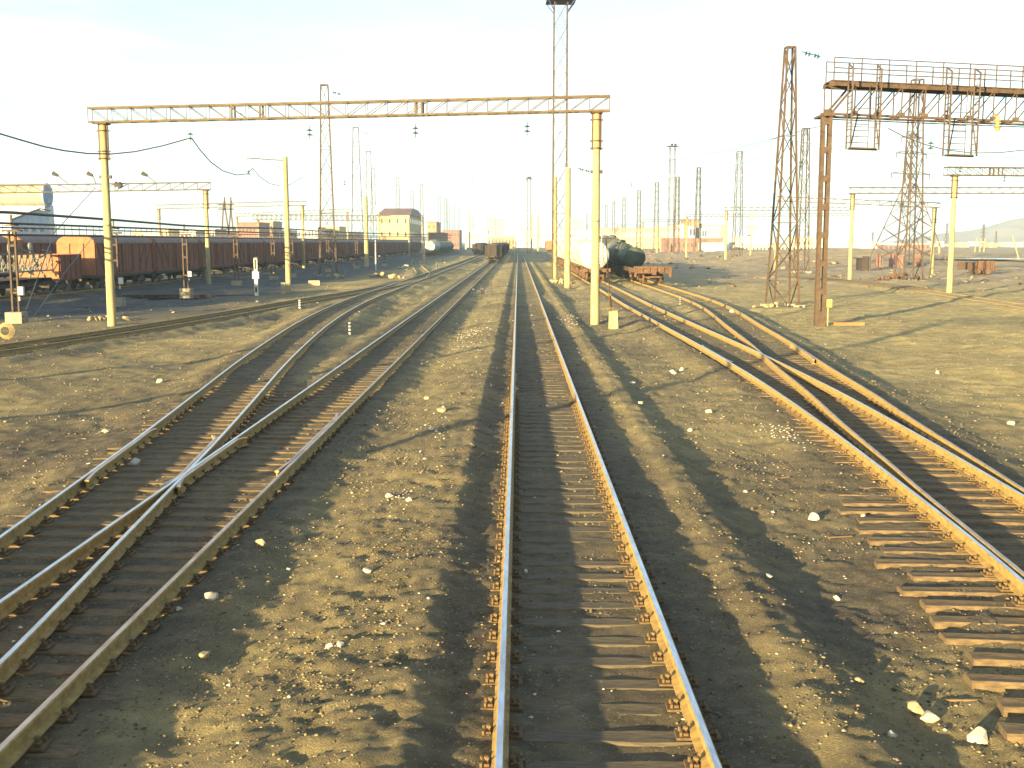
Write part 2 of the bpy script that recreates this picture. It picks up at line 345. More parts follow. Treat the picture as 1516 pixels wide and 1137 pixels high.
t.links.new(base, b.inputs['Base Color'])
bp = N(t, 'ShaderNodeBump'); bp.inputs['Distance'].default_value = .03; bp.inputs['Strength'].default_value = .9
bp2 = N(t, 'ShaderNodeBump'); bp2.inputs['Distance'].default_value = .03; bp2.inputs['Strength'].default_value = .75
t.links.new(noise(11, 6, .7), bp2.inputs['Height']); t.links.new(bp2.outputs[0], bp.inputs['Normal'])
t.links.new(noise(46, 5, .75), bp.inputs['Height']); t.links.new(bp.outputs[0], b.inputs['Normal'])
gm.materials.append(mg)
go = bpy.data.objects.new('ground', gm); C.objects.link(go); tag(go, 'coal-dusted bare earth of the railway yard', kind='structure')
def gz(x, y, fine=False): return float(height(np.array([float(x)]), np.array([float(y)]), fine)[0])

# ---------------------------------------------------------------- rails
PROF = [(-.025, 0), (.025, 0), (.036, -.009), (.037, -.03), (.010, -.043), (.009, -.125), (.066, -.150), (.066, -.163), (-.066, -.163), (-.066, -.150), (-.009, -.125), (-.010, -.043), (-.037, -.03), (-.036, -.009)]
def rail_mesh(name, pts, headm, dz=0, wscale=1.0):
    n = len(PROF); pts = np.array(pts); d = np.gradient(pts, axis=0); d /= np.linalg.norm(d, axis=1)[:, None]
    nr = np.stack([d[:, 1], -d[:, 0]], 1); v = []; f = []; mi = []
    for (x, y), q in zip(pts, nr):
        for a, z in PROF: v.append((x+q[0]*a*wscale, y+q[1]*a*wscale, z+dz))
    for i in range(len(pts)-1):
        for k in range(n):
            f.append((i*n+k, i*n+(k+1) % n, (i+1)*n+(k+1) % n, (i+1)*n+k)); mi.append(1 if k == 0 else 0)
    f += [tuple(range(n)), tuple(range((len(pts)-1)*n, len(pts)*n))[::-1]]; mi += [0, 0]
    b = MB(); b.v, b.f, b.m = v, f, mi
    return b.mesh(name, ['rust', headm])
def line(k, y0, y1, off):
    yy = [y0]
    while yy[-1] < y1: yy.append(min(y1, yy[-1]+max(.6, yy[-1]*.02)))
    yy = np.array(yy); x = cx(k, yy); dx = (cx(k, yy+.3)-cx(k, yy-.3))/.6; q = 1/np.sqrt(1+dx*dx)
    return np.stack([x+off*q, yy-off*q*dx], 1)
def _dummy(): pass
def sleeper_mesh(L_, W_, H_, i, long=False):
    r = random.Random(i); b = MB(); n = 9; vs = []; fs = []
    for k in range(n):
        x = -L_/2+L_*k/(n-1)+(r.uniform(-.06, .06) if k in (0, n-1) else 0)
        w = W_/2*(1+r.uniform(-.07, .05)); e = -.012*abs(2*k/(n-1)-1)**3; j = [r.uniform(-.005, .005) for _ in range(4)]
        vs += [(x, -w, -H_), (x, w, -H_), (x+r.uniform(-.03, .03)*(k in (0, n-1)), w, -.02+e+j[0]), (x, w-.02, e+j[1]), (x, 0, e+j[2]-.004), (x, -w+.02, e+j[3]), (x, -w, -.022+e)]
    for k in range(n-1):
        for a in range(7): fs.append((k*7+a, k*7+(a+1) % 7, (k+1)*7+(a+1) % 7, (k+1)*7+a))
    fs += [tuple(range(7)), tuple(range((n-1)*7, n*7))[::-1]]
    return b.add(vs, fs)
def plate_mb():
    b = MB(); b.box((0, 0, -.173), (.36, .17, .02))
    for sx in (-1, 1):
        b.box((sx*.105, 0, -.155), (.05, .09, .03))
        for sy in (-1, 1): b.cyl((sx*.14, sy*.055, -.165), (sx*.14, sy*.055, -.125), .013, .013, 6)
        b.cyl((sx*.095, 0, -.15), (sx*.095, 0, -.095), .014, .014, 6); b.cyl((sx*.095, 0, -.118), (sx*.095, 0, -.098), .026, .026, 6)
    return b
PLATE = plate_mb().mesh('tie_plate', 'plate')
SLEEP = [sleeper_mesh(2.75, .235, .15, i).mesh('sleeper', 'wood') for i in range(8)]
LONG = [sleeper_mesh(4.3, .24, .16, 50+i).mesh('long_sleeper', 'woodlit') for i in range(6)]
def track(name, k, label, y0, y1, ys0, ys1, headm, dz=0, nind=100, longs=None, skip=None, woodm=None, top=-.188, plates=28):
    y00 = max(y0, 0); t = thing(name, (cx(k, y00), y00, 0), label, 'railway track')
    o = t.location
    for sgn in (-1, 1):
        p = line(k, y0, y1, sgn*.7975); p = p-np.array([o.x, o.y])
        r = bpy.data.objects.new('rail', rail_mesh('rail', p, headm if isinstance(headm, str) else headm[(sgn+1)//2], dz)); C.objects.link(r); r.parent = t
    y = ys0; i = 0; rest = MB()
    while y < ys1:
        if not (skip and skip(y)):
            x = float(cx(k, y)); sl = float((cx(k, y+.5)-cx(k, y-.5))); rr = random.Random(int(y*100)+len(k))
            rz = -math.atan(sl)+rr.uniform(-.015, .015); lg = longs(y) if longs else None; sc = 1
            if lg is not None: ox = (lg[0]+lg[1])/2-x+rr.uniform(-.06, .06); sc = (lg[1]-lg[0])/4.3
            else: ox = rr.uniform(-.06, .06)
            if i < nind:
                s = bpy.data.objects.new('sleeper', (LONG if lg is not None else SLEEP)[rr.randrange(6)]); C.objects.link(s); s.parent = t
                s.location = (x+ox-o.x, y-o.y, top+dz+rr.uniform(-.012, .002)); s.rotation_euler.z = rz; s.scale.x = sc
                if y < plates:
                    offs = [-.7975, .7975]+([v-x for v in lg[2:]] if lg is not None else [])
                    for sgn in offs:
                        q = bpy.data.objects.new('tie_plate', PLATE); C.objects.link(q); q.parent = s
                        q.location = ((sgn-ox)/sc, 0, -s.location.z+dz-.003); q.scale.x = 1/sc
            else: rest.box((x+ox-o.x, y-o.y, top-.07+rr.uniform(-.012, 0)), (2.7, .23, .14), rz)
            i += 1
        y += .545 if y < 150 else .545
    if rest.v: tag(rest.build('sleepers', woodm or 'wood', t), kind='stuff')
    return t
def short_rail(t, k, y0, y1, off, flare, dz=-.004):
    p = line(k, y0, y1, off); n = len(p)
    yy = np.linspace(0, 1, 9); p = np.stack([np.interp(yy, np.linspace(0, 1, n), p[:, 0]), np.interp(yy, np.linspace(0, 1, n), p[:, 1])], 1)
    p[0, 0] += flare; p[-1, 0] += flare; p = p-np.array([t.location.x, t.location.y])
    o = bpy.data.objects.new('check_rail', rail_mesh('check_rail', p, 'headdull', dz)); C.objects.link(o); o.parent = t
tm = track('railway_track', 'main', 'straight centre track with bright rail heads running to the horizon', -5, 800, 4.2, 330, 'head', nind=100)
def ll(y):
    if y < 9: return (float(cx('T2', y))-1.25, float(cx('T1', y))+1.3, float(cx('T2', y))-.7975)
    if y < 31: return (float(cx('T2', y))-1.3+.1*math.sin(y*7), float(cx('T1', y))+1.3, float(cx('T2', y))-.7975, float(cx('T2', y))+.7975)
    return None
t1 = track('railway_track', 'T1', 'straight track just left of the centre track, coal wagons standing on it', -5, 700, 4.0, 260, ('head', 'headdull'), dz=0, longs=ll)
t2 = track('railway_track', 'T2', 'curved track that leaves the left turnout and swings out to the left', -5, 800, 31.4, 260, ('head', 'head'), dz=-.003, nind=100)
t3 = track('railway_track', 'T3', 'track sweeping in from the left edge past the concrete gantry pole', 12, 112, 28, 104, 'headdull', dz=-.006, nind=100)
t4 = track('railway_track', 'T4', 'crooked rusty siding leading to the pale tank wagon by the yellow building', 119, 690, 124, 320, 'headdull', dz=-.009, nind=100)
def rl(y):
    if y < 17.4: return (float(cx('T5', y))-1.95+.12*math.sin(y*5), float(cx('T5', y))+1.35)
    if y < 37.5: return (float(cx('T5', y))-1.3, float(cx('T6', y))+1.3, float(cx('T6', y))-.7975, float(cx('T6', y))+.7975)
    return None
t5 = track('railway_track', 'T5', 'golden lit track on the right with the cream tank wagons on it', -5, 700, 3.6, 260, ('head', 'head'), nind=100, longs=rl, dz=.001)
t6 = track('railway_track', 'T6', 'rusty siding forking right from the right turnout to the rusty flat wagon', 11, 400, 38.2, 260, 'headdull', dz=-.004, nind=100)
t7 = track('railway_track', 'T7', 'half-buried track crossing the sandy field at the right edge', 42, 132, 44, 130, 'headdull', dz=-.27, nind=90)
t8 = track('railway_track', 'T8', 'shaded track under the long brown goods train on the left', 40, 700, 50, 240, 'headdull', dz=0, nind=0)
short_rail(t1, 'T1', 18.2, 24.5, .73, -.06); short_rail(t2, 'T2', 17.5, 22.5, -.735, .06)
short_rail(t5, 'T5', 35.2, 41.0, -.735, .06); short_rail(t6, 'T6', 36, 41.5, .735, -.06)
short_rail(t1, 'T1', 17.0, 21.4, -.735, .12); short_rail(t2, 'T2', 17.0, 21.6, .73, -.12)

# ---------------------------------------------------------------- gravel, crumbs of coal and white chips
def pebbles(name, n, label, area, smin, smax, colfn, matn, seed, clump=0):
    r = np.random.default_rng(seed)
    y = area[2]*(area[3]/area[2])**(r.random(n)**.85); half = np.minimum(.50*y+1.0, 60)
    x = r.uniform(-1, 1, n)*half; x = np.clip(x, area[0], area[1])
    keep = (x > area[0]+.01) & (x < area[1]-.01)
    if clump: keep &= (fbm(x, y, .9, 3, seed) > clump-r.random(n)*.35)
    x, y = x[keep], y[keep]; n = len(x)
    s = (smin+(smax-smin)*r.random(n)**4)*(1+y*.022); z = height(x, y)
    base = np.array([(1, 0, 0), (-1, 0, 0), (0, 1, 0), (0, -1, 0), (0, 0, .8), (0, 0, -.6), (.6, .6, .35), (-.55, .5, .4)])[:6]
    V = base[None]*(1+.35*(r.random((n, 6, 1))-.5))+.28*(r.random((n, 6, 3))-.5)
    V *= (s[:, None]*np.stack([1+.5*r.random(n), 1+.5*r.random(n), .6+.5*r.random(n)], 1))[:, None, :]
    a = r.random(n)*6.28; ca, sa = np.cos(a)[:, None], np.sin(a)[:, None]
    Vx = V[..., 0]*ca-V[..., 1]*sa; Vy = V[..., 0]*sa+V[..., 1]*ca
    V = np.stack([Vx+x[:, None], Vy+y[:, None], V[..., 2]+(z+s*.18)[:, None]], 2)
    T = np.array([(0, 2, 4), (2, 1, 4), (1, 3, 4), (3, 0, 4), (2, 0, 5), (1, 2, 5), (3, 1, 5), (0, 3, 5)])
    me = grid_mesh(name, V.reshape(-1, 3).astype(np.float32), (T[None]+6*np.arange(n)[:, None, None]).reshape(-1, 3).astype(np.int32))
    at_ = me.attributes.new('tone', 'FLOAT', 'POINT'); at_.data.foreach_set('value', np.repeat(r.random(n), 6).astype(np.float32))
    m = bpy.data.materials.new(matn); m.use_nodes = True; tt = m.node_tree; bb = tt.nodes['Principled BSDF']; bb.inputs['Roughness'].default_value = .9; bb.inputs['Specular IOR Level'].default_value = .2
    aa = N(tt, 'ShaderNodeAttribute', attribute_name='tone'); rr = N(tt, 'ShaderNodeValToRGB'); rr.color_ramp.elements[0].color = (*colfn[0], 1); rr.color_ramp.elements[1].color = (*colfn[1], 1)
    tt.links.new(aa.outputs['Fac'], rr.inputs[0]); tt.links.new(rr.outputs[0], bb.inputs['Base Color']); me.materials.append(m)
    o = bpy.data.objects.new(name, me); C.objects.link(o); return tag(o, label, kind='stuff')
pebbles('gravel', 95000, 'fine cinder gravel scattered over the yard ground', (-30, 30, 4.6, 60), .004, .018, ((.05, .04, .03), (.20, .16, .09)), 'cinder gravel', 3, clump=.12)
pebbles('gravel', 1500, 'small pale chips strewn over the yard ground', (-30, 40, 4.6, 110), .006, .022, ((.26, .23, .17), (.46, .43, .36)), 'pale chips', 5, clump=.15)
pebbles('gravel', 60000, 'coarse gravel on the ground between the left and centre tracks', (-3.4, -1.1, 4.8, 40), .004, .017, ((.06, .045, .03), (.22, .175, .09)), 'coarse gravel', 8, clump=.02)
pebbles('rubble', 2600, 'lumps of slag and scrap scattered over the distant right field', (16, 190, 95, 420), .02, .10, ((.05, .035, .025), (.22, .165, .10)), 'slag lumps', 21, clump=.15)
pebbles('rubble', 1500, 'broken ballast and litter scattered in the left yard', (-60, -12, 45, 300), .02, .07, ((.05, .045, .04), (.24, .21, .16)), 'yard litter', 22, clump=.15)
pebbles('gravel', 15000, 'loose ballast and grit over the middle distance of the yard', (-32, 34, 17, 80), .006, .026, ((.05, .042, .03), (.22, .185, .11)), 'yard grit', 31, clump=.05)

# ---------------------------------------------------------------- lattice masts
def mast(u, vt, vb, wb, wt, label, group, m='steeld', d=None, platform=False, name='lattice_mast', parts=True, rz=.12, taper=1, vbase=None, kf=1.0, xb=False):
    p = at(u, vb) if d is None else atd(u, 400, d)
    d = p.y; zt = atd(u, vt, d).z; z0 = gz(p.x, p.y)-.05
    t = thing(name, (p.x, p.y, z0), label, 'mast', group, rz); H = zt-z0; a, b_ = wb*d/F/2*.92, wt*d/F/2*.92
    k = (.055+.0018*H)*kf; n = max(7, int(H/(a+b_)*.62)); n = min(n, 22)
    hs = [H*(1-(1-i/n)**(1.0)) for i in range(n+1)]
    W_ = lambda z: a+(b_-a)*min(1, z/H)**taper
    cs = [(-1, -1), (1, -1), (1, 1), (-1, 1)]
    br = MB()
    for i in range(n):
        z0_, z1_ = hs[i], hs[i+1]; w0, w1 = W_(z0_), W_(z1_)
        for j in range(4):
            A, B = cs[j], cs[(j+1) % 4]
            if (i+j) % 2: A, B = B, A
            br.bar((A[0]*w0, A[1]*w0, z0_), (B[0]*w1, B[1]*w1, z1_), k*.62, k*.5)
            if xb: br.bar((B[0]*w0, B[1]*w0, z0_), (A[0]*w1, A[1]*w1, z1_), k*.62, k*.5)
            if i and (xb or i % 3 == 0): br.bar((cs[j][0]*w0, cs[j][1]*w0, z0_), (cs[(j+1) % 4][0]*w0, cs[(j+1) % 4][1]*w0, z0_), k*.6, k*.35)
    w = W_(H)
    for j in range(4): br.bar((cs[j][0]*w, cs[j][1]*w, H), (cs[(j+1) % 4][0]*w, cs[(j+1) % 4][1]*w, H), k*.9, k*.9)
    br.build('bracing', m, t)
    lg = MB()
    for c in cs:
        zz = [0, H*.25, H*.5, H*.75, H]
        for z0_, z1_ in zip(zz, zz[1:]): lg.bar((c[0]*W_(z0_), c[1]*W_(z0_), z0_), (c[0]*W_(z1_), c[1]*W_(z1_), z1_), k*1.2)
        if parts: lg.build('leg', m, t); lg = MB()
    if not parts: lg.build('legs_frame', m, t)
    if parts:
        f = MB()
        for c in cs: f.box((c[0]*a, c[1]*a, .1), (.55, .55, .3))
        f.build('footing', 'concd', t)
    if platform:
        f = MB(); f.box((0, 0, H+.08), (w*4.4, w*4.4, .14))
        for s_x in (-1, 1):
            for s_y in (-1, 1): f.bar((s_x*w*2, s_y*w*2, H), (s_x*w, s_y*w, H-1), .08)
        f.build('platform', 'platf', t)
        for sx in (-.9, .5):
            f = MB(); f.cyl((sx*w, -w*1.6, H+.55), (sx*w+.1, -w*1.6-.45, H+.4), .28, .4, 10); f.bar((sx*w, -w*1.6, H+.1), (sx*w, -w*1.6, H+.5), .07); f.build('floodlight', 'dark', t)
    return t
GL = 'lattice masts on the left side of the yard'; GR = 'lattice masts on the right side of the yard'; GF = 'floodlight towers'
ML = [(486, 126, 408, 27, 11.5), (530, 189, 384, 22, 8.5), (548, 224, 382, 15, 7), (554, 249, 378, 12, 5), (590, 262, 375, 8, 4.5), (611, 283, 372, 6, 4), (625, 273, 373, 6.5, 4), (651, 290, 368, 5, 3.5), (660, 293, 367.6, 5, 3.3), (664, 295, 367.2, 4, 3), (672, 302, 366.6, 4.2, 2.6), (680, 308, 366, 4, 2.4), (700, 318, 365, 3, 2)]
for i, a in enumerate(ML):
    mast(*a, f'rusty tapering lattice mast, {nth(i)} on the left side of the yard', GL, parts=i < 4, taper=.8, kf=1.25 if i < 4 else 1.5)
MR = [(1158, 70, 450, 41, 12.5), (1345, 118, 414, 32, 13.5), (1186, 190, 402, 19, 9), (1091, 224, 384, 13.5, 7.5), (1001, 262, 380, 8.5, 5), (1032, 248, 377, 10, 5), (971, 270, 373, 8, 4.5), (945, 282, 372, 6.5, 4), (923, 292, 369, 6, 3.6), (908, 297, 367.5, 5, 3), (897, 303, 366.6, 4, 3), (877, 312, 365.8, 4, 2.4), (869, 316, 365.2, 4, 2.2)]
for i, a in enumerate(MR):
    p_ = mast(*a, f'rusty tapering lattice mast, {nth(i)} on the right side of the yard', GR, m='steelr' if i == 0 else 'steeld', parts=i < 4, taper=.85, kf=1.1 if not i else 1.2 if i < 4 else 1.5)
mast(828, 3, 417, 22, 20.5, 'tall straight-sided floodlight tower right beside the centre track, violet platform on top', GF, platform=True, name='floodlight_tower', rz=.03, kf=.72, xb=True)
mast(993, 217, 378, 9.5, 7.8, 'floodlight tower with a small platform among the masts right of the centre gantry pole', GF, platform=True, name='floodlight_tower', rz=.1)
mast(783, 265, 375.5, 5.6, 4.6, 'distant floodlight tower beside the vanishing centre track', GF, platform=True, name='floodlight_tower', rz=.05)

# ---------------------------------------------------------------- poles and portals
def pole_mb(H, r0, r1, base=0): 
    b = MB(); b.lathe([(0, r0*1.0), (H*.5, (r0+r1)/2), (H, r1)], (0, 0, -.3), (0, 0, 1), 16); return b
def portal(label, group, L0, R0, vb=None, detail=1, posts=(1, 1), m='steelg', depth=.72, wid=.55, ext=.9, pm='conc', r=(.24, .17), ins=(), heavy=False, zt=None, mp=('conc', 'conc')):
    (ul, vl, dl), (ur, vr, dr) = L0, R0                        # beam ends: pixel of the beam top, distance
    A, B = atd(ul, vl, dl), atd(ur, vr, dr)
    t = thing('portal_gantry', (A.x, A.y, 0), label, 'gantry', group); o = t.location
    a, b_ = A-o, B-o; d = (b_-a).normalized(); nrm = Vector((-d.y, d.x, 0)).normalized(); Ln = (b_-a).length; dn = Vector((0, 0, -depth))
    mb = MB(); k = .085*(1.5 if heavy else 1)
    for s in (-wid/2, wid/2):
        for q in (Vector(), dn): mb.bar(a+nrm*s+q, b_+nrm*s+q, k)
    n = int(Ln/(.95 if detail > 1 else 1.25)); n -= n % 2
    for i in range(n+1):
        p = a+d*(Ln*i/n)
        for s in (-wid/2, wid/2):
            mb.bar(p+nrm*s, p+nrm*s+dn, .03 if not heavy else .07)
            if i < n:
                q = a+d*(Ln*(i+1)/n)
                if i < n/2: mb.bar(p+nrm*s, q+nrm*s+dn, .035)
                else: mb.bar(p+nrm*s+dn, q+nrm*s, .035)
        mb.bar(p-nrm*wid/2, p+nrm*wid/2, .03); mb.bar(p-nrm*wid/2+dn, p+nrm*wid/2+dn, .03)
    if detail > 1:
        for fr in (.28, .335, .633, .645): 
            p = a+d*(Ln*fr); [mb.bar(p+nrm*s, p+nrm*s+dn, .09) for s in (-wid/2, wid/2)]
    mb.build('beam_truss', m, t)
    for e, on in ((0, posts[0]), (1, posts[1])):
        if not on: continue
        p = a+d*ext if e == 0 else b_-d*ext; wx, wy = p.x+o.x, p.y+o.y; g = gz(wx, wy)
        H = p.z-depth-.1-g
        q = pole_mb(H+.3, r[0], r[1]).build('pole', mp[e], t, smooth=True, loc=(p.x, p.y, g))
        c = MB(); rr = r[1]+.03
        for zz in (H-.35, H-1.35, H-1.7): c.lathe([(0, rr), (.07, rr)], (0, 0, zz), (0, 0, 1), 12); c.bar((-rr-.12, 0, zz+.03), (rr+.12, 0, zz+.03), .07)
        c.bar((-rr, 0, H-1.75), (-rr, 0, H+.06), .09); c.bar((rr, 0, H-1.75), (rr, 0, H+.06), .09); c.box((0, 0, H+.03), (.55, wid+.1, .08))
        c.build('clamp', 'steelr', q)
    for (ui, vi) in ins:                                        # hanging insulator strings
        fr = (ui-ul)/(ur-ul); p = a+d*(Ln*fr)+dn; c = MB(); top = .15+(vi-9-(vl+(vr-vl)*fr+depth*F/A.y))*A.y/F
        c.bar(p+Vector((-.22, 0, 0)), p+Vector((0, 0, -top)), .018); c.bar(p+Vector((.22, 0, 0)), p+Vector((0, 0, -top)), .018)
        c.cyl(p+Vector((0, 0, -top)), p+Vector((0, 0, -top-.62)), .022, .022, 6)
        for zz in (.12, .34): c.cyl(p+Vector((0, 0, -top-zz)), p+Vector((0, 0, -top-zz-.07)), .045, .15, 10); c.bar(p+Vector((-.16, 0, -top-zz-.08)), p+Vector((.16, 0, -top-zz-.08)), .02)
        c.build('insulator', 'insul', t)
    return t
GP = 'portal gantries across the tracks'
p1 = portal('near portal gantry spanning the centre and left tracks on two concrete poles', GP, (133, 160.5, 55.9), (903, 142.5, 54.6), detail=2, depth=.68, ext=.62, ins=((283, 196), (462, 190), (619, 187), (783, 184)), r=(.225, .165))
c = MB(); q = [o for o in p1.children if o.name.startswith('pole')]
for pz in (5.0, 7.4):     # bands and small brackets on the two near poles
    for po in q:
        k = MB(); rr = .235-.0075*pz; k.lathe([(0, rr), (.05, rr)], (0, 0, pz), (0, 0, 1), 14)
        if pz > 5: k.box((rr+.06, 0, pz), (.14, .16, .16)); k.box((-rr-.05, 0, pz), (.10, .14, .14))
        k.build('band', 'dark', po)
portal('portal gantry with three lamps over the left sidings, behind the pipe rack', GP, (-20, 275, 104), (312, 269.8, 108), detail=1, depth=.68, ext=.5, posts=(0, 1))
for (u, v, dx) in ((100, 266, -1), (142, 262, -.3), (232, 262, -1)):
    p = atd(u, 271.5, 106); b = MB(); b.bar((0, 0, 0), (dx*.9, 0, .75), .07); b.cyl((dx*.85, 0, .72), (dx*.85-.5, 0, .95), .12, .2, 8)
    tag(b.build('yard_lamp', 'dark', loc=p), f"small lamp on the left portal gantry beam, {['left of the concrete pole and pointing left', 'just left of the near concrete pole', 'right of the near concrete pole'][(100, 142, 232).index(u)]}", 'lamp', 'lamps on the left gantry')
b = MB(); p = atd(175, 272, 105.8)
tag(b.cyl((0, 0, 0), (.3, 0, -.3), .3, .22, 8).cyl((-.35, 0, .1), (-.1, .1, -.2), .2, .26, 8).bar((0, 0, .1), (0, 0, -.5), .08).build('loudspeaker', 'dark', loc=p), 'dark double loudspeaker hanging from the left portal gantry beside the concrete pole', 'loudspeaker')
portal('portal gantry over the brown goods train, second behind the pipe rack', GP, (231, 303.5, 188), (452, 297.5, 172), posts=(1, 1), depth=.66, ext=.6, r=(.25, .18), mp=('concd', 'conc'))
portal('thin portal gantry in the haze left of the big left lattice mast', GP, (348, 316.5, 262), (517, 309, 250), posts=(1, 1), depth=.7, ext=.5)
portal('heavy rust brown portal beam low in front of the red left buildings', GP, (377, 318, 222), (575, 319.5, 205), posts=(1, 0), depth=.95, wid=1.1, m='steeld', heavy=True, mp=('concd', 'conc'))
portal('portal gantry at the right edge with a pale concrete pole beyond the signal bridge', GP, (1400, 247.5, 90), (1640, 250, 92), posts=(1, 0), depth=.62, ext=.85, m='steelr', detail=2)
portal('portal gantry on a pale pole just right of the red signal bridge post', GP, (1258, 277.5, 128), (1640, 277.5, 130), posts=(1, 0), depth=.68, ext=.4, m='steeld')
portal('portal gantry ending at the leaning pale pole behind the right lattice mast', GP, (1150, 291, 142), (1392, 300.5, 134), posts=(0, 1), depth=.55, ext=.6, m='steeld')
portal('portal gantry on the pole left of the near right lattice mast', GP, (1073, 306.5, 208), (1262, 306.5, 212), posts=(1, 0), depth=.65, ext=.4, m='steeld')
portal('small distant portal gantry over the right sidings beside the orange roofed building', GP, (1015, 317, 264), (1262, 316, 268), posts=(1, 0), depth=.6, ext=.4, m='steeld')
portal('smaller hazy portal gantry behind the rusty flat wagon', GP, (950, 325, 345), (1020, 325, 350), posts=(1, 0), depth=.7, ext=.4, m='steeld')
portal('far portal gantry nearly lost in the haze right of the cream tank wagons', GP, (913, 332, 420), (962, 332, 420), posts=(1, 0), depth=.7, ext=.3, m='steeld')
portal('portal gantry standing on the left behind the train, only its shadows reach the view', GP, (758, 300, 60), (759, 300, 60), posts=(0, 0)) if False else None
# the next gantry of the same row, a span behind the viewer: it throws the long shadows over the foreground
g2 = copy_tree(p1, loc=(p1.location.x, p1.location.y-60.3, 0), label='portal gantry of the same row behind the viewpoint, casting long thin shadows')

def pole(u, vt, vb, wpx, label, group='concrete poles', m='conc', name='concrete_pole', d=None, zoff=0, rb=None):
    p = at(u, vb) if d is None else atd(u, 400, d); g = gz(p.x, p.y); zt = atd(u, vt, p.y).z; r0 = wpx*p.y/F/2
    t = thing(name, (p.x, p.y, g), label, 'pole', group); pole_mb(zt-g+.3, r0*1.12, r0*.85).build('shaft', m, t, smooth=True)
    return t, zt-g, p
t, H, p = pole(840, 248, 426, 8.6, 'pale concrete pole with a brown foot beside the tall floodlight tower')
b = MB(); b.cyl((0, 0, -.3), (0, 0, .75), .30, .275, 14); b.build('stained_foot', 'steelr', t)
pole(821, 262, 415, 7, 'slim concrete pole seen through the tall floodlight tower')
t, H, p = pole(427.5, 232, 434, 7.6, 'yellow lit concrete pole with a thin bracket arm, left of the big lattice mast')
b = MB(); L_ = 56*p.y/F; b.bar((0, 0, H-.3), (-L_, 0, H-.1), .07); b.bar((-.1, 0, H-1.0), (-L_*.6, 0, H-.25), .04); b.bar((-L_, 0, H-.1), (-L_, 0, H-.7), .04); b.build('bracket_arm', 'steeld', t)
b = MB(); ix = Vector((-L_+.1, 0, H-1.0)); b.cyl(ix, ix+Vector((.1, 0, -.5)), .03, .03, 6)
for zz in (.1, .3): b.cyl(ix+Vector((0, 0, -zz)), ix+Vector((0, 0, -zz-.07)), .05, .17, 10)
b.build('insulator', 'insul', t); brk = p+Vector((-L_+.1, 0, H-1.5-.3))
for zz in (2.9, 3.0, 5.0, 6.9):
    b = MB(); b.lathe([(0, .19), (.06, .19)], (0, 0, zz), (0, 0, 1), 12); b.box((.22, 0, zz), (.12, .12, .12)); b.build('band', 'dark', t)
for (u, vt, vb, w, lb) in [
 (543, 290, 396, 6.2, 'concrete pole between the two left lattice masts'), (606, 324, 379, 2.6, 'short pale pole in front of the yellow building, left one'),
 (625.5, 318, 377, 2.4, 'pale pole left of the pale green tank wagon'), (562, 313, 381, 2.4, 'thin pole by the left corner of the yellow building'),
 (695.5, 314, 372, 2.2, 'thin pole left of the coal wagons'), (787, 317, 371.5, 2.3, 'pale pole right of the centre track in the distance, nearer the rails'), (796.5, 318, 378, 3, 'brown footed pole beside the distant floodlight tower'),
 (950.5, 350, 375, 2.6, 'short pale pole behind the green tank wagons'), (972.5, 330, 379.5, 3.2, 'pale pole behind the rusty flat wagon'), (978, 345, 379, 2.4, 'thin shorter pole right of the pale pole behind the rusty flat wagon'),
 (1111, 350, 384, 2.6, 'short pale pole under the white hall'), (1147, 350, 399, 3.6, 'pale pole seen between the legs of the near right mast'),
 (1036, 352, 378, 3, 'white painted pole under the blue windowed block'), (1093, 352, 371, 1.6, 'thin pole left of the white hall'), (1192, 352, 374, 2, 'thin pale pole right of the near right mast'), (1200, 352, 372, 2, 'thin pale pole just left of the red signal bridge post'),
 (1390, 358, 382, 3, 'short pale stub pole right of the leaning gantry pole')]:
    pole(u, vt, vb, w, lb)
pole(556.5, 356, 402, 1.9, 'slim white post standing in the rubble left of the tracks', m='paintw', name='white_post', group='white posts')
for i, (x, y) in enumerate(((-20.6, 12.2), (-21.5, 23.4))):
    t = thing('concrete_pole', (x, y, gz(x, y)), f"concrete pole outside the left edge of the view, {['nearer', 'farther'][i]} one of two", 'pole', 'concrete poles'); pole_mb(10.6, .2, .14).build('shaft', 'conc', t, smooth=True)
# leaning posts far right
for i, (u, vt, u2, vb) in enumerate([(1446, 352, 1443, 372), (1452, 353, 1450, 373), (1459, 352, 1456, 373), (1499, 350, 1509, 384)]):
    a, b2 = at(u2, vb), None; q = atd(u, vt, a.y); mb = MB(); mb.bar((0, 0, -.3), q-a, .35 if i < 3 else .22)
    tag(mb.build('leaning_post', 'conc', loc=a), f"pale leaning post in the far right field, {['leftmost of a cluster', 'middle of a cluster', 'right one of a cluster', 'standing alone and leaning left'][i]}", 'post', 'leaning posts in the far field')

# ---------------------------------------------------------------- signal bridge on the right
base = at(1213, 478); g = gz(base.x, base.y); yb = base.y
sb = thing('signal_bridge', (base.x, yb, g), 'rust red signal bridge with railed walkway and two hanging ladder cages at the right edge', 'signal bridge')
def zz_(v, u=1213): return atd(u, v, yb).z-g
zp = zz_(172); Wp = .42
b = MB(); Wp = .52
for xx in (-Wp/2+.09, Wp/2-.09):
    b.box((xx, -.15, zp/2-.15), (.18, .02, zp+.3)); b.box((xx, .15, zp/2-.15), (.18, .02, zp+.3)); b.box((xx*1.32, 0, zp/2-.15), (.02, .28, zp+.3))
for i in range(8):
    for yy in (-.163, .163): b.box((0, yy, .35+(zp-.6)*i/7), (Wp+.01, .012, .30 if i else .8))
b.build('post', 'steelr', sb)
b = MB(); b.box((.05, .55, zp+.04), (.62, 1.7, .10)); b.box((.05, .0, zp+.2), (.3, .2, .25)); b.build('post_cap', 'steelr', sb)
x0, x1 = .12, 17.5; zl = zz_(168.5); zu = zz_(123.5, 1220); n = 14; y0_, y1_ = -.05, 1.2; sk = .02
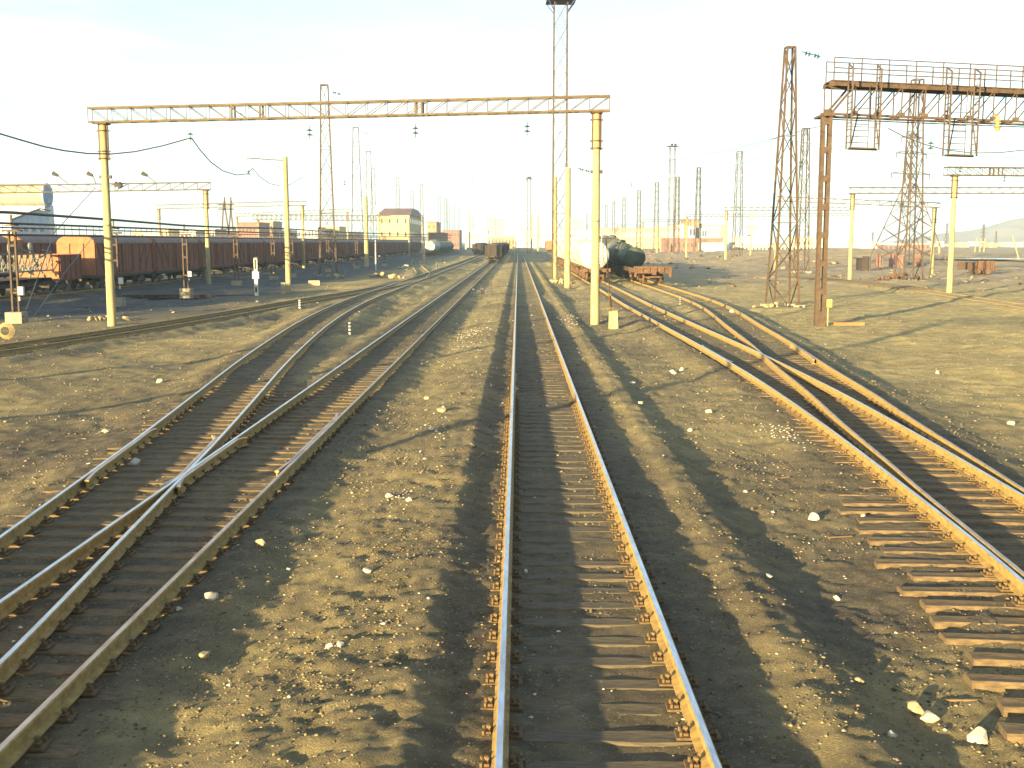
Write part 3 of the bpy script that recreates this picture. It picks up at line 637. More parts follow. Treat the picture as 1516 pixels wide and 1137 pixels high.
P = lambda x, y, z: (x, y+x*.16, z-x*sk)
b = MB()
for yy in (y0_, y1_):
    b.bar(P(x0, yy, zl), P(x1, yy, zl), .10, .10); b.bar(P(x0+.2, yy, zl-.12), P(x1, yy, zl-.12), .04, .05); b.bar(P(x0, yy, zu), P(x1, yy, zu), .12, .20)
    for i in range(n+1):
        xx = .2+(x1-.2)*i/n
        b.bar(P(xx, yy, zl), P(xx, yy, zu), .05)
        if i < n:
            xn = .2+(x1-.2)*(i+1)/n; b.bar(P(xx, yy, zl), P(xn, yy, zu), .05 if i else .09)
for i in range(n+1):
    xx = .2+(x1-.2)*i/n; b.bar(P(xx, y0_, zl), P(xx, y1_, zl), .06); b.bar(P(xx, y0_, zu), P(xx, y1_, zu), .06)
    b.bar(P(xx, y0_-.02, zl-.04), P(xx, y0_-.02, zl+.20), .34, .03); b.bar(P(xx, y1_+.02, zl-.04), P(xx, y1_+.02, zl+.20), .34, .03); b.bar(P(xx-.15, y0_-.07, zu), P(xx+.18, y0_-.07, zu), .03, .24)
b.build('truss', 'steelr', sb)
b = MB(); b.add([P(x0+.05, y0_-.12, zu+.12), P(x1, y0_-.12, zu+.12), P(x1, y1_+.12, zu+.12), P(x0+.05, y1_+.12, zu+.12), P(x0+.05, y0_-.12, zu+.17), P(x1, y0_-.12, zu+.17), P(x1, y1_+.12, zu+.17), P(x0+.05, y1_+.12, zu+.17)], [(3, 2, 1, 0), (4, 5, 6, 7), (0, 1, 5, 4), (1, 2, 6, 5), (2, 3, 7, 6), (3, 0, 4, 7)]); b.build('walkway', 'steelr', sb)
hr = zz_(85, 1225)-zu
for yy in (y0_-.08, y1_+.08):
    b = MB()
    for q in (.55, 1.0): b.bar(P(x0+.15, yy, zu+.15+(hr-.15)*q), P(x1, yy, zu+.15+(hr-.15)*q), .05)
    for i in range(13):
        xx = x0+.15+(x1-x0-.15)*i/12; b.bar(P(xx, yy, zu+.15), P(xx, yy, zu+hr), .05)
    b.build('railing', 'steeld', sb)
def cage(xa, xb, zlo, zhi):
    b = MB(); yy = y0_-.25; yk = y0_-.95; zlow = zlo
    for xx in (xa, xb):
        for y in (yy, yk): b.bar(P(xx, y, zlow), P(xx, y, zhi-(.25 if y == yk else 0)), .065)
        b.bar(P(xx, yk, zhi-.3), P(xx, yy, zhi), .06)
        k = zlow+.3
        while k < zhi-.4: b.bar(P(xx, yk, k), P(xx, yy, k), .035); k += .32
    for z in (zl-.6, zl+.3, zu-.3):
        b.bar(P(xa, yy, z), P(xb, yy, z), .03)
    k = zlow+.35
    while k < zl: b.bar(P(xa+.25, yy, k), P(xb-.35, yy, k), .035); k += .30
    b.bar(P(xa+.25, yy, zlow), P(xa+.25, yy, zu), .03); b.bar(P(xb-.35, yy, zlow), P(xb-.35, yy, zu), .03)
    b.bar(P(xa, yk, zlow), P(xa+.55, yy, zl), .05); b.bar(P(xb, yk, zlow), P(xb+.0, yy, zl), .05)
    o = b.build('ladder_cage', 'steeld', sb)
    f = MB(); pts = [P(xa-.05, yk-.1, zlow), P(xb-.2, yk-.1, zlow), P(xb+.2, yy+.1, zlow), P(xa+.1, yy+.1, zlow)]
    f.add(pts+[(x, y, z+.06) for x, y, z in pts], [(3, 2, 1, 0), (4, 5, 6, 7), (0, 1, 5, 4), (1, 2, 6, 5), (2, 3, 7, 6), (3, 0, 4, 7)]); f.build('platform', 'steelg', o)
def xat(u): return atd(u, 200, yb).x-base.x
cage(xat(1252), xat(1296), zz_(221), zz_(95)); cage(xat(1405), xat(1450), zz_(226), zz_(93))
b = MB(); q = (xat(1469), -.55, zz_(187)); b.cyl(q, (q[0], q[1], q[2]-.10), .08, .20, 12); b.cyl((q[0], q[1], q[2]-.12), (q[0], q[1], q[2]-.3), .16, .08, 10); b.cyl((q[0], q[1], q[2]+.02), (q[0], q[1], q[2]+.42), .09, .12, 8); b.cyl((q[0], q[1], q[2]+.2), (q[0], q[1], q[2]+.26), .20, .20, 12); b.bar((q[0], q[1], q[2]+.4), (q[0]+.1, .1, zl), .08); b.build('lamp', 'lamp', sb)
b = MB(); b.box((.42, -.05, 1.15), (.28, .3, .42)); b.cyl((.42, 0, 0), (.42, 0, .95), .04, .04, 8); tag(b.build('relay_box', 'lamp', loc=(base.x, yb, g)), 'small ochre cable box on a stub post at the foot of the signal bridge', 'box')
p = at(1257, 478); tag(MB().box((0, 0, .06), (1.55, .18, .16)).build('timber_beam', 'boxend', loc=(p.x, p.y, gz(p.x, p.y)), rz=.02), 'rusty orange beam lying on the sand at the foot of the signal bridge', 'beam')

# transmission pylons
def pylon(u, vt, d, wpx, label, arms=((.68, 1.0), (.83, .8), (.95, .55)), k=1.0):
    p = atd(u, 400, d); H = atd(u, vt, d).z+.4; a = wpx*d/F/2; t = thing('transmission_pylon', (p.x, d, gz(p.x, d)-.2), label, 'pylon', 'transmission pylons', .5)
    b = MB(); w = lambda z: a*(1-z/H/.62*.86) if z < H*.62 else a*.14; hs = [0, .14, .27, .38, .48, .56, .62, .70, .78, .86, .94, 1.0]
    cs = [(-1, -1), (1, -1), (1, 1), (-1, 1)]; kk = (.07+a*.012)*k
    for z0_, z1_ in zip(hs, hs[1:]):
        for j in range(4):
            A, B = cs[j], cs[(j+1) % 4]; wa, wb_ = w(z0_*H), w(z1_*H)
            b.bar((A[0]*wa, A[1]*wa, z0_*H), (A[0]*wb_, A[1]*wb_, z1_*H), kk*1.4)
            b.bar((A[0]*wa, A[1]*wa, z0_*H), (B[0]*wb_, B[1]*wb_, z1_*H), kk*.7); b.bar((B[0]*wa, B[1]*wa, z0_*H), (A[0]*wb_, A[1]*wb_, z1_*H), kk*.7)
    b.build('tower_frame', 'steeld', t); c = MB()
    for z, l in arms:
        for s in (-1, 1):
            c.bar((0, 0, z*H), (s*a*l*1.05, 0, z*H), kk); c.bar((0, 0, z*H+.6), (s*a*l*1.05, 0, z*H), kk*.8); c.cyl((s*a*l, 0, z*H), (s*a*l, 0, z*H-.9), .08, .08, 5)
    c.build('crossarm', 'steeld', t); return t
pylon(1342, 196, 205, 78, 'broad transmission pylon with drooping arms behind the right lattice mast')
pylon(81, 282, 520, 16, 'hazy transmission pylon right of the drum hall', arms=((.5, 1.1), (.66, 1.3), (.82, 1.0), (.95, .7)))
pylon(1453, 331, 620, 12, 'small transmission pylon in front of the hill at the right edge'); pylon(1399, 329, 700, 11, 'faint transmission pylon left of the pale gantry pole at the right'); pylon(1290, 343, 700, 6, 'tiny pylon on the skyline right of the red signal post'); pylon(1472, 342, 800, 6, 'tiny pylon on the lower slope of the right hill')
b = MB(); 
t = thing('switch_frame', (*atd(340, 400, 205).xy, 0), 'rusty A-shaped steel frame standing among the left sidings', 'steel frame')
s = 205/F
for a_, z0_, c__, z1_ in ((-13, 0, -6, 15.5), (11, 0, 4, 15.5), (-5, 0, 6, 16.5), (6, 0, -5, 16.5), (-11, 9, 11, 9), (-14, 15.5, 9, 15.5), (-14, 14.3, 9, 14.3), (-4, 14, -4, 17.5), (5, 14, 5, 17.5)): b.bar((a_*s, 0, z0_*.68), (c__*s, 0, z1_*.68 if z1_ > 9 else z1_*.68), .22)
b.build('frame', 'steelr', t)

# ---------------------------------------------------------------- cables
def cable(pts, r, label, name='overhead_cable', sag=0, cat='cable', grp=None):
    o = Vector(pts[0]); q = [Vector(p)-o for p in pts]
    if sag and len(q) == 2:
        a, b_ = q; q = [a.lerp(b_, i/14)-Vector((0, 0, sag*4*(i/14)*(1-i/14))) for i in range(15)]
    return tag(MB().path(q, r, 6).build(name, 'wire', loc=o), label, cat, grp)
cable([atd(u, v, d) for u, v, d in ((-60, 186, 44), (0, 198, 47), (30, 207, 48.5), (65, 217, 50), (95, 223, 51.5), (130, 227.3, 53), (165, 228, 54), (200, 224.5, 54.8), (240, 216, 55.4), (283, 204, 56))], .035, 'thick black cable sagging in from the left edge to the first hanging insulator')
cable([atd(u, v, d) for u, v, d in ((284, 205, 56), (297, 223, 59), (312, 240, 63), (330, 253, 68), (350, 259, 73), (366, 257.5, 79), (373, 250, 83.7))], .03, 'thin cable dipping from the first hanging insulator to the bracket arm of the yellow pole')
cable([atd(u, v, d) for u, v, d in ((373, 248, 83.7), (385, 262, 88), (400, 272, 95), (415, 275.5, 102), (428, 274, 107), (440, 267, 113), (449, 262, 119))], .025, 'thin cable dipping behind the yellow pole towards the big left mast')
cable([atd(u, v, d) for u, v, d in ((1315, 190, 56), (1340, 203, 56), (1370, 214, 56), (1400, 222, 56), (1440, 226.5, 56), (1480, 226, 56), (1516, 222, 56), (1580, 212, 56))], .028, 'dark cable sagging behind the two ladder cages at the right edge')
cable([atd(u, v, d) for u, v, d in ((836, 244, 95), (880, 244.5, 100), (937, 243.5, 98), (1000, 236, 90), (1040, 229, 80), (1080, 223, 74), (1130, 209, 66), (1200, 190, 58), (1215, 187, 53))], .016, 'thin overhead wire rising from the pole beside the tower to the signal bridge')
cable([atd(u, v, d) for u, v, d in ((700, 330, 700), (870, 312, 380), (905, 297, 300), (960, 276, 230), (1030, 252, 180), (1100, 226, 125), (1153, 203, 90))], .022, 'thin feeder wire strung along the right row of masts')
cable([atd(u, v, d) for u, v, d in ((760, 330, 700), (898, 305, 330), (950, 290, 260), (1010, 272, 200), (1070, 252, 150), (1125, 232, 110))], .022, 'second thin feeder wire just below the one along the right masts')
cable([atd(1140, 205, 75), atd(1800, 238, 52)], .014, 'thin level wire behind the signal bridge', sag=.4)
cable([atd(446, 222, 119), atd(372, 236, 83.8)], .012, 'fine stay wire between the bracket arm and the left mast')
for i, (u, v, d, lb) in enumerate([(1201, 81, 62, 'beside the top of the near right mast'), (1378, 213, 56, 'on the cable between the two ladder cages'), (1186, 241, 66, 'left of the signal bridge post'), (864, 252, 92, 'between the two concrete poles in the centre'),
   (498, 138, 121, 'right of the top of the big left mast'), (541, 197, 240, 'right of the second left mast top'), (1487, 264, 91, 'under the portal beam at the right edge'), (1422, 250, 90, 'left end of the right edge portal beam'), (569, 270, 200, 'hanging in the sky right of the left masts'), (700, 267, 170, 'hanging in the sky above the coal wagons'), (774, 268, 170, 'hanging left of the distant floodlight tower'),
   (510, 270, 110, 'hanging just right of the big left mast'), (935, 273, 130, 'hanging in the sky right of the centre pole'), (1010, 300, 160, 'small and hanging between the two right masts')]):
    p = atd(u, v, d); s = 1 if d < 100 else 1.0; b = MB(); b.cyl((0, 0, .25*s), (0, 0, -.3*s), .02, .02, 6)
    for q in (.08, -.16): b.cyl((0, 0, q*s), (0, 0, (q-.07)*s), .05*s, .17*s, 10)
    b.bar((0, 0, .25), (0, 0, 1.1), .015)
    if i in (0, 3, 4, 5): 
        b = MB(); b.cyl((-.5, 0, .16), (.5, 0, -.1), .03, .03, 6)
        for q in (-.3, -.12, .2, .36): b.cyl((q, 0, -.26*q), (q+.07, 0, -.26*q-.02), .16, .05, 10)
    tag(b.build('insulator_string', 'insul', loc=p), f'dark disc insulator {lb}', 'insulator', 'insulators on the overhead wires')
# ---------------------------------------------------------------- pipe rack on the left
rk = thing('pipe_rack', (-25.5, 40, 0), 'long rust brown pipe rack on twin steel posts running past the brown goods train', 'pipe rack')
ys_r = [-18, -2, 13.5, 16.9+0, 31.6, 47, 63, 79, 89, 110, 135, 165]; ys_r = [-14, 2, 17, 32, 47, 63, 79, 95, 112, 130, 148, 175]
for z, r in ((5.15, .075), (4.72, .06), (4.50, .04), (4.14, .06)):
    pts = []
    for y in (-30, -14, 2, 17, 32, 47, 63, 79, 95):
        pts.append((0, y, z+(.12*math.sin(y*.09) if z > 5 else 0)))
    for y, x in ((112, .4), (130, 1.8), (148, 4.0), (175, 8.5), (190, 13)): pts.append((x, y, z))
    MB().path(pts, r, 7).build('pipe', 'steeld', rk)
b = MB()
y = -28
while y < 96: b.bar((0, y, 4.14), (0, y, 4.72), .03); y += 1.1
while y < 185:
    x = np.interp(y, [96, 112, 130, 148, 175, 190], [0, .4, 1.8, 4, 8.5, 13]); b.bar((x, y, 4.14), (x, y, 4.72), .03); y += 1.4
b.build('hangers', 'steeld', rk)
posts_y = [(17, 0), (31.6, 0), (47, 0), (63, 0), (79, 0), (89, 0), (112, .4), (130, 1.8), (148, 4.0), (175, 8.5)]
for y, x in posts_y:
    g = gz(-25.5+x, 40+y); b = MB()
    for s in (-.16, .16): b.box((x+s, y, (4.3+g+.4)/2), (.09, .16, 4.3-g-.4))
    b.box((x, y, 4.35), (1.0, .14, .1)); b.box((x, y, 4.9), (.08, .08, .5)); b.box((x, y, 4.62), (.7, .10, .06))
    for q in (1.2, 2.6, 3.6): b.box((x, y, q), (.38, .10, .12))
    o = b.build('post', 'steelr', rk); b = MB(); b.box((x, y, g+.2), (.85, .8, .75 if y < 50 else .5)); b.build('footing', 'concd', rk)
for y in (17, 31.6, 47): tag(MB().box((-25.5+.35, 40+y-.1, 1.3), (.26, .2, .42)).cyl((-25.2, 40+y-.2, 1.0), (-25.2, 40+y-.2, .8), .05, .05, 6).build('junction_box', 'paintw'), f"small white junction box on the {['first', 'second', 'third'][(17, 31.6, 47).index(y)]} pipe rack post from the left", 'box', 'boxes on the pipe rack posts')
cable([Vector((-25.0, 56.6, -.1)), atd(80, 345, 70), atd(141, 278, 104)], .03, 'rusty guy wire rising right from the first pipe rack foot')
cable([Vector((-24.6, 56.8, -.1)), atd(97, 402, 68), atd(142, 345, 90)], .025, 'second rusty guy wire beside the first pipe rack foot')
p = at(8, 497, -.1); b = MB()
for k in range(5):
    for q in range(16): a_, c__ = q*math.pi/8, (q+1)*math.pi/8; r_ = .20+.035*k; b.cyl((r_*math.cos(a_), .03*k, r_*math.sin(a_)), (r_*math.cos(c__), .03*k, r_*math.sin(c__)), .014, .014, 5)
tag(b.build('cable_coil', 'lamp', loc=(p.x, p.y, .1)), 'coil of pale yellow cable lying by the first pipe rack foot', 'coil')

for i, (u, v) in enumerate(((283, 206), (462, 200), (619, 198), (783, 195))):
    a = atd(u, v, 55.6); lb = ['first', 'second', 'third', 'fourth'][i]
    for dz_, nm in ((0, 'messenger'), (-1.2, 'contact')):
        pts = []
        for sp in range(0, 6):
            y0_ = 55.6+60*sp
            for q in range(6): y = y0_+10*q; pts.append((a.x+.0055*(y-55.6), y, a.z+dz_-(.55*4*(q/6)*(1-q/6) if dz_ == 0 else 0)))
        if pts and (i != 0): cable(pts, .006, f'hair thin {nm} wire under the {lb} insulator of the near gantry', name='catenary_wire')

# ---------------------------------------------------------------- wagons
def bogie(b, y, w=1.52):
    pass
def add_bogies(t, ys_, m='dark'):
    for yc in ys_:
        b = MB()
        for s in (-1, 1):
            b.box((s*1.02, yc, .48), (.14, 2.0, .22)); b.box((s*1.02, yc, .72), (.2, .7, .3))
            for q in (-.92, .92): b.box((s*1.02, yc+q, .46), (.24, .3, .3))
        b.box((0, yc, .62), (2.1, .35, .25)); o = b.build('bogie', m, t)
        for q in (-.92, .92):
            k = MB()
            for s in (-1, 1): k.cyl((s*.72, yc+q, .475), (s*.86, yc+q, .475), .475, .475, 20); k.cyl((s*.86, yc+q, .475), (s*.90, yc+q, .475), .2, .16, 10)
            k.cyl((-.72, yc+q, .475), (.72, yc+q, .475), .09, .09, 8); k.build('wheelset', m, o)
def coupler(t, y0, y1, m='dark'):
    for y, s in ((y0, -1), (y1, 1)):
        b = MB(); b.box((0, y+s*.25, 1.0), (.22, .5, .2)); b.box((.05, y+s*.52, 1.0), (.36, .16, .32)); b.build('coupler', m, t)
def boxcar(t):
    L_ = 13.9; b = MB(); b.box((0, 0, 1.02), (2.9, L_, .22)); b.box((0, 0, .82), (.5, L_-1, .3)); b.build('underframe', 'dark', t)
    add_bogies(t, (-4.9, 4.9)); coupler(t, -L_/2, L_/2)
    b = MB(); b.box((0, 0, 2.42), (3.0, L_-.1, 2.58))
    for s in (-1, 1):
        for i in range(9):
            y = -L_/2+.15+(L_-.3)*i/8
            if abs(y) > 1.2: b.box((s*1.535, y, 2.4), (.09, .13, 2.58))
        for y0, y1 in ((-6.5, -4.9), (-4.9, -3.2), (3.2, 4.9), (4.9, 6.5)):
            z = (1.25, 3.6) if (y0+y1)*s > 0 else (3.6, 1.25); b.bar((s*1.53, y0, z[0]), (s*1.53, y1, z[1]), .07, .09)
        b.box((s*1.53, 0, 1.18), (.08, L_, .16)); b.box((s*1.53, 0, 3.66), (.1, L_, .1))
    b.build('body', 'boxcar', t)
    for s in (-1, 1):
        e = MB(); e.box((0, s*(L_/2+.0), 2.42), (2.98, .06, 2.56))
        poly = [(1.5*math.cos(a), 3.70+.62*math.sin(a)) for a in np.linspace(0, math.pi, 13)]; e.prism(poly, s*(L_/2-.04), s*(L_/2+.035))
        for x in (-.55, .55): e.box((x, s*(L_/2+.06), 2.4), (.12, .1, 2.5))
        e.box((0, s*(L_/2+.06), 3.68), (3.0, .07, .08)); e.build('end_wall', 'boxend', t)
    r = MB(); poly = [(1.56*math.cos(a), 3.70+.66*math.sin(a)) for a in np.linspace(0, math.pi, 13)]; r.prism(poly, -L_/2+.08, L_/2-.08)
    for i in range(1, 8): r.box((0, -L_/2+L_*i/8, 4.36), (.9, .06, .03))
    r.build('roof', 'roof', t, smooth=True)
    for s in (-1, 1):
        d = MB(); d.box((s*1.56, 0, 2.4), (.08, 2.1, 2.45))
        for y in (-1.0, -.35, .35, 1.0): d.box((s*1.61, y, 2.4), (.05, .09, 2.4))
        d.box((s*1.6, 0, 2.4), (.05, 2.1, .1)); d.build('door', 'boxcar', t)
GB = 'boxcars of the long brown train on the left'
t = thing('boxcar', (-34.6, 95.6, 0), 'brown boxcar with a sunlit orange end, nearest of the long brown train', 'boxcar', GB, -.0055); boxcar(t); bx = t
for i in range(1, 20): copy_tree(bx, loc=(-34.6+.0055*14.9*i, 95.6+14.9*i, 0), label=f'brown boxcar, {nth2(i)} from the near end of the long train beside the pipe rack')
for i in range(2): copy_tree(bx, loc=(-43.2, 71.0-14.9*(i*1.0)-0.0+14.9, 0) if i == 0 else (-43.1, 102, 0), label=['brown boxcar with a rounded orange end behind the lattice boom at the left edge', 'brown boxcar on the far side of the near train behind the pipe rack'][i])
copy_tree(bx, loc=(-34.9, 58.3, 0), label='brown boxcar just outside the left edge whose shadow darkens the pipe rack yard')
# short open wagon in front of the boxcars
t = thing('open_wagon', (-34.9, 84.2, 0), 'short brown open wagon with a sunlit orange end, left of the concrete gantry pole', 'open wagon')
b = MB()
for s in (-1, 1):
    b.box((s*1.5, 0, 1.9), (.08, 4.2, 1.9))
    for y in (-2.0, -1, 0, 1, 2.0): b.box((s*1.56, y, 1.9), (.08, .12, 1.9))
b.box((0, 0, 1.0), (3.0, 4.3, .15)); b.build('body', 'boxcar', t)
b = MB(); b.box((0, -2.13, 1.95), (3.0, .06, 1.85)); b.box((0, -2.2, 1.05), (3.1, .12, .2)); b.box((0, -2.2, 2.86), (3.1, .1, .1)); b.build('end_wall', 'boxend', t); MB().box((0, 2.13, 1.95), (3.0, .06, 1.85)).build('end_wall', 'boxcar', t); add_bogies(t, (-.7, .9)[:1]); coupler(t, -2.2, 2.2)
# flat wagon with lattice boom
t = thing('flat_wagon', (-35, 73.6, 0), 'dark flat wagon loaded with a pale lattice crane boom at the left edge', 'flat wagon')
b = MB(); b.box((0, 0, 1.1), (2.9, 15, .25)); b.box((1.4, 0, .95), (.1, 15, .5)); b.build('deck', 'gondola', t); add_bogies(t, (-5.2, 5.2)); coupler(t, -7.5, 7.5)
t = thing('crane_boom', (-34.6, 73.6, 1.25), 'pale blue lattice crane boom lying on the flat wagon at the left edge', 'crane boom')
b = MB(); n = 16
for i in range(n+1):
    y = -8+15.5*i/n
    for (x0_, z0_), (x1_, z1_) in (((.1, .5), (1.1, .5)), ((1.1, .5), (1.1, 1.7)), ((1.1, 1.7), (.1, 1.7)), ((.1, 1.7), (.1, .5))):
        b.bar((x0_, y, z0_), (x1_, y, z1_), .06)
        if i < n: b.bar((x0_, y, z0_), (x1_, y+15.5/n, z1_), .05)
for x in (.1, 1.1):
    for z in (.5, 1.7): b.bar((x, -8, z), (x, 7.5, z), .10)
b.build('boom_lattice', 'boom', t)
b = MB(); rr = random.Random(4)
for i in range(16): p = Vector((rr.uniform(-.8, 1.3), 5.2+rr.uniform(-1, 2), rr.uniform(0, 2.2))); q = p+Vector((rr.uniform(-1, 1), rr.uniform(-.4, .4), rr.uniform(-.7, .7))); b.cyl(p, q, .08, .05, 8)
for i in range(3): b.lathe([(0, .35), (.12, .42), (.24, .35)], (rr.uniform(-.3, .9), 3.6+.6*i, 2.1), (1, .2, 0), 16)
b.build('sheaves', 'boom', t)
# tank wagons
def tank_wagon(t, r, L_, m, zc=None, mf='rustw', rings=5, endband=True, dome=True):
    zc = zc or 1.12+r; b = MB(); b.box((0, 0, 1.0), (.6, L_+1.3, .26)); 
    for s in (-1, 1):
        b.box((0, s*(L_/2+.55), 1.05), (2.9, .18, .32)); b.box((0, s*(L_/2+.15), 1.2), (2.9, .9, .05))
        for sx in (-1, 1): b.bar((sx*1.2, s*(L_/2+.4), 1.1), (sx*.3, s*(L_/2-1.6), 1.1), .14); b.cyl((sx*.9, s*(L_/2+.6), 1.05), (sx*.9, s*(L_/2+.8), 1.05), .14, .17, 10)
    b.build('underframe', mf, t); add_bogies(t, (-L_/2+1.3, L_/2-1.3), 'rustw'); coupler(t, -L_/2-.6, L_/2+.6)
    prof = [(-.0, .02)]; e = .42; pr = []
    for k in range(7): a = math.pi/2*k/6; pr.append((e*(1-math.cos(a)), r*math.sin(a)))
    pr[0] = (0, r*.08); pr2 = pr+[(L_-x, rr_) for x, rr_ in reversed(pr)]
    b = MB(); b.lathe(pr2, (0, -L_/2, zc), (0, 1, 0), 40); b.build('tank', m, t, smooth=True)
    b = MB()
    for i in range(rings): y = -L_/2+.55+(L_-1.1)*i/(rings-1); b.lathe([(0, r+.03), (.09, r+.03)], (0, y, zc), (0, 1, 0), 40)
    b.build('strap', m if m != 'cream' else 'tankw', t, smooth=True)
    b = MB()
    if dome: b.cyl((0, 0, zc+r-.1), (0, 0, zc+r+.35), .55, .5, 18); b.cyl((0, 0, zc+r+.35), (0, 0, zc+r+.42), .35, .3, 14)
    for s in (-1, 1): b.bar((s*.5, -1.6, zc+r+.12), (s*.5, 1.6, zc+r+.12), .05); b.bar((s*.85, -1.5, zc+r+.5), (s*.85, 1.5, zc+r+.5), .035); b.bar((s*.85, -1.5, zc+r-.3), (s*.85, -1.5, zc+r+.5), .035); b.bar((s*.85, 1.5, zc+r-.3), (s*.85, 1.5, zc+r+.5), .035)
    b.box((0, 0, zc+r+.1), (1.5, 3.0, .04)); b.build('hatch', m, t)
    b = MB()
    for sx in (-.22, .22): b.bar((sx+.55, -L_/2-.06, 1.1), (sx+.55, -L_/2-.02+.15, zc+r*.75), .035)
    for k in range(8): b.bar((.33, -L_/2-.05, 1.3+k*.3), (.77, -L_/2-.05, 1.3+k*.3), .025)
    b.build('ladder', 'dark', t); return t
GT = 'cream tank wagons on the right track'
def trx(k, y): return float(cx(k, y))
y = 113.2; t = thing('tank_wagon', (trx('T5', y), y, 0), 'cream tank wagon whose bright round end faces the viewer behind the concrete pole', 'tank wagon', GT, -.01); tank_wagon(t, 1.38, 10.3, 'cream')
for i in range(1, 7): yy = y+12.1*i; copy_tree(t, loc=(trx('T5', yy), yy, 0), label=f'cream tank wagon, {nth2(i)} from the near end of the right tank train')
y = 106.9; t = thing('flat_wagon', (trx('T6', y), y, 0), 'rusty flat wagon with a thick dented end plate on the right siding', 'flat wagon', None, -.008)
b = MB(); b.box((0, 0, 1.08), (3.0, 12.4, .22)); 
for s in (-1, 1): b.box((s*1.5, 0, 1.2), (.14, 12.4, .35))
b.build('deck', 'rustw', t)
b = MB(); b.box((0, -6.25, 1.28), (3.35, .14, .62)); b.box((0, -6.34, 1.52), (3.5, .1, .14)); b.box((0, -6.34, 1.02), (3.2, .1, .12))
for x in (-1.65, -1.0, -.35, .3, .95, 1.6): b.box((x, -6.38, 1.25), (.12, .12, .62))
for x in (-1.55, 1.5): b.bar((x, -6.35, 1.25), (x*1.04, -6.4, .62), .22, .1)
b.build('end_plate', 'rustw', t); add_bogies(t, (-4.4, 4.4), 'rustw'); coupler(t, -6.3, 6.2, 'rustw')
b = MB(); b.box((0, -6.4, .62), (1.6, .08, .12)); b.build('brake_bar', 'rustw', t)
y = 120.4; t = thing('tank_wagon', (trx('T6', y), y, 0), 'low dark green tank wagon in shadow right behind the rusty flat wagon', 'tank wagon', 'dark tank wagons on the right siding'); tank_wagon(t, 1.05, 9.5, 'tankg', dome=False)
y = 132; t = thing('tank_wagon', (trx('T6', y), y, 0), 'sooty green tank wagon, second behind the rusty flat wagon', 'tank wagon', 'dark tank wagons on the right siding'); tank_wagon(t, 1.25, 9.8, 'tankb'); tb = t
for i, yy in enumerate((144.3, 156.6, 169, 181)): 
    cc = copy_tree(tb, loc=(trx('T6', yy), yy, 0), label=f'tall sooty tank wagon with a green cap, {nth2(i+2)} behind the rusty flat wagon'); cc.scale = (1.05, 1, 1.16)
y = 306; t = thing('tank_wagon', (trx('T4', y), y, 0), 'pale green tank wagon with a cream round end by the yellow building', 'tank wagon', 'tank wagons on the left siding'); tank_wagon(t, 1.45, 10.6, 'tankw'); tp = t
b = MB(); b.lathe([(0, 1.2), (.05, 1.2)], (0, -5.3+.02, 2.57), (0, 1, 0), 32); b.build('end_disc', 'cream', t)
for i in range(1, 9): yy = y+12.2*i; copy_tree(tb if i > 1 else tp, loc=(trx('T4', yy), yy, 0), label=f'dull tank wagon, {nth2(i)} in the row behind the yellow building')
# coal gondolas
def gondola(t):
    L_ = 13.4; b = MB(); b.box((0, 0, 1.05), (2.9, L_, .22)); b.build('underframe', 'dark', t); add_bogies(t, (-4.7, 4.7)); coupler(t, -L_/2, L_/2); b = MB()
    for s in (-1, 1):
        b.box((s*1.48, 0, 2.15), (.08, L_, 2.0))
        for i in range(9): b.box((s*1.54, -L_/2+.1+(L_-.2)*i/8, 2.15), (.1, .14, 2.0))
        b.box((0, s*(L_/2-.04), 2.15), (2.96, .08, 2.0))
        for z in (1.3, 1.95, 2.6, 3.12): b.box((0, s*(L_/2+.03), z), (3.1, .12, .14))
        for x in (-1.45, -.6, .6, 1.45): b.box((x, s*(L_/2+.05), 2.15), (.14, .12, 2.0))
    b.build('body', 'gondola', t); c = MB(); n = 24; m_ = 8; vs = []
    rr = random.Random(3)
    for j in range(n+1):
        for i in range(m_+1):
            x = -1.42+2.84*i/m_; y = -6.6+13.2*j/n; vs.append((x, y, 2.98+.55*max(0, 1-(x/1.45)**2)*min(1, (6.6-abs(y))/1.2)*(.8+.3*math.sin(y*1.3))+rr.uniform(-.05, .05)))
    c.add(vs, [(j*(m_+1)+i, j*(m_+1)+i+1, (j+1)*(m_+1)+i+1, (j+1)*(m_+1)+i) for j in range(n) for i in range(m_)]); c.build('coal_load', 'coal', t)
y = 216; t = thing('coal_wagon', (trx('T1', y), y, 0), 'brown open wagon heaped with coal, nearest on the track left of centre', 'coal wagon', 'coal wagons left of the centre track'); gondola(t)
for i in range(1, 14): yy = y+14.3*i; copy_tree(t, loc=(trx('T1', yy), yy, 0), label=f'brown coal wagon, {nth2(i)} from the near end of the coal train')
for i in range(6): yy = 330+14.3*i; copy_tree(t, loc=(-10+.0*i, yy, 0), label=f'dark coal wagon, {nth2(i)} in the row left of the coal train')
for i in range(5): yy = 400+15*i; copy_tree(bx, loc=(13.5+.9*i, yy, 0), label=f'reddish wagon far right of the centre track, {nth2(i)} in its row')

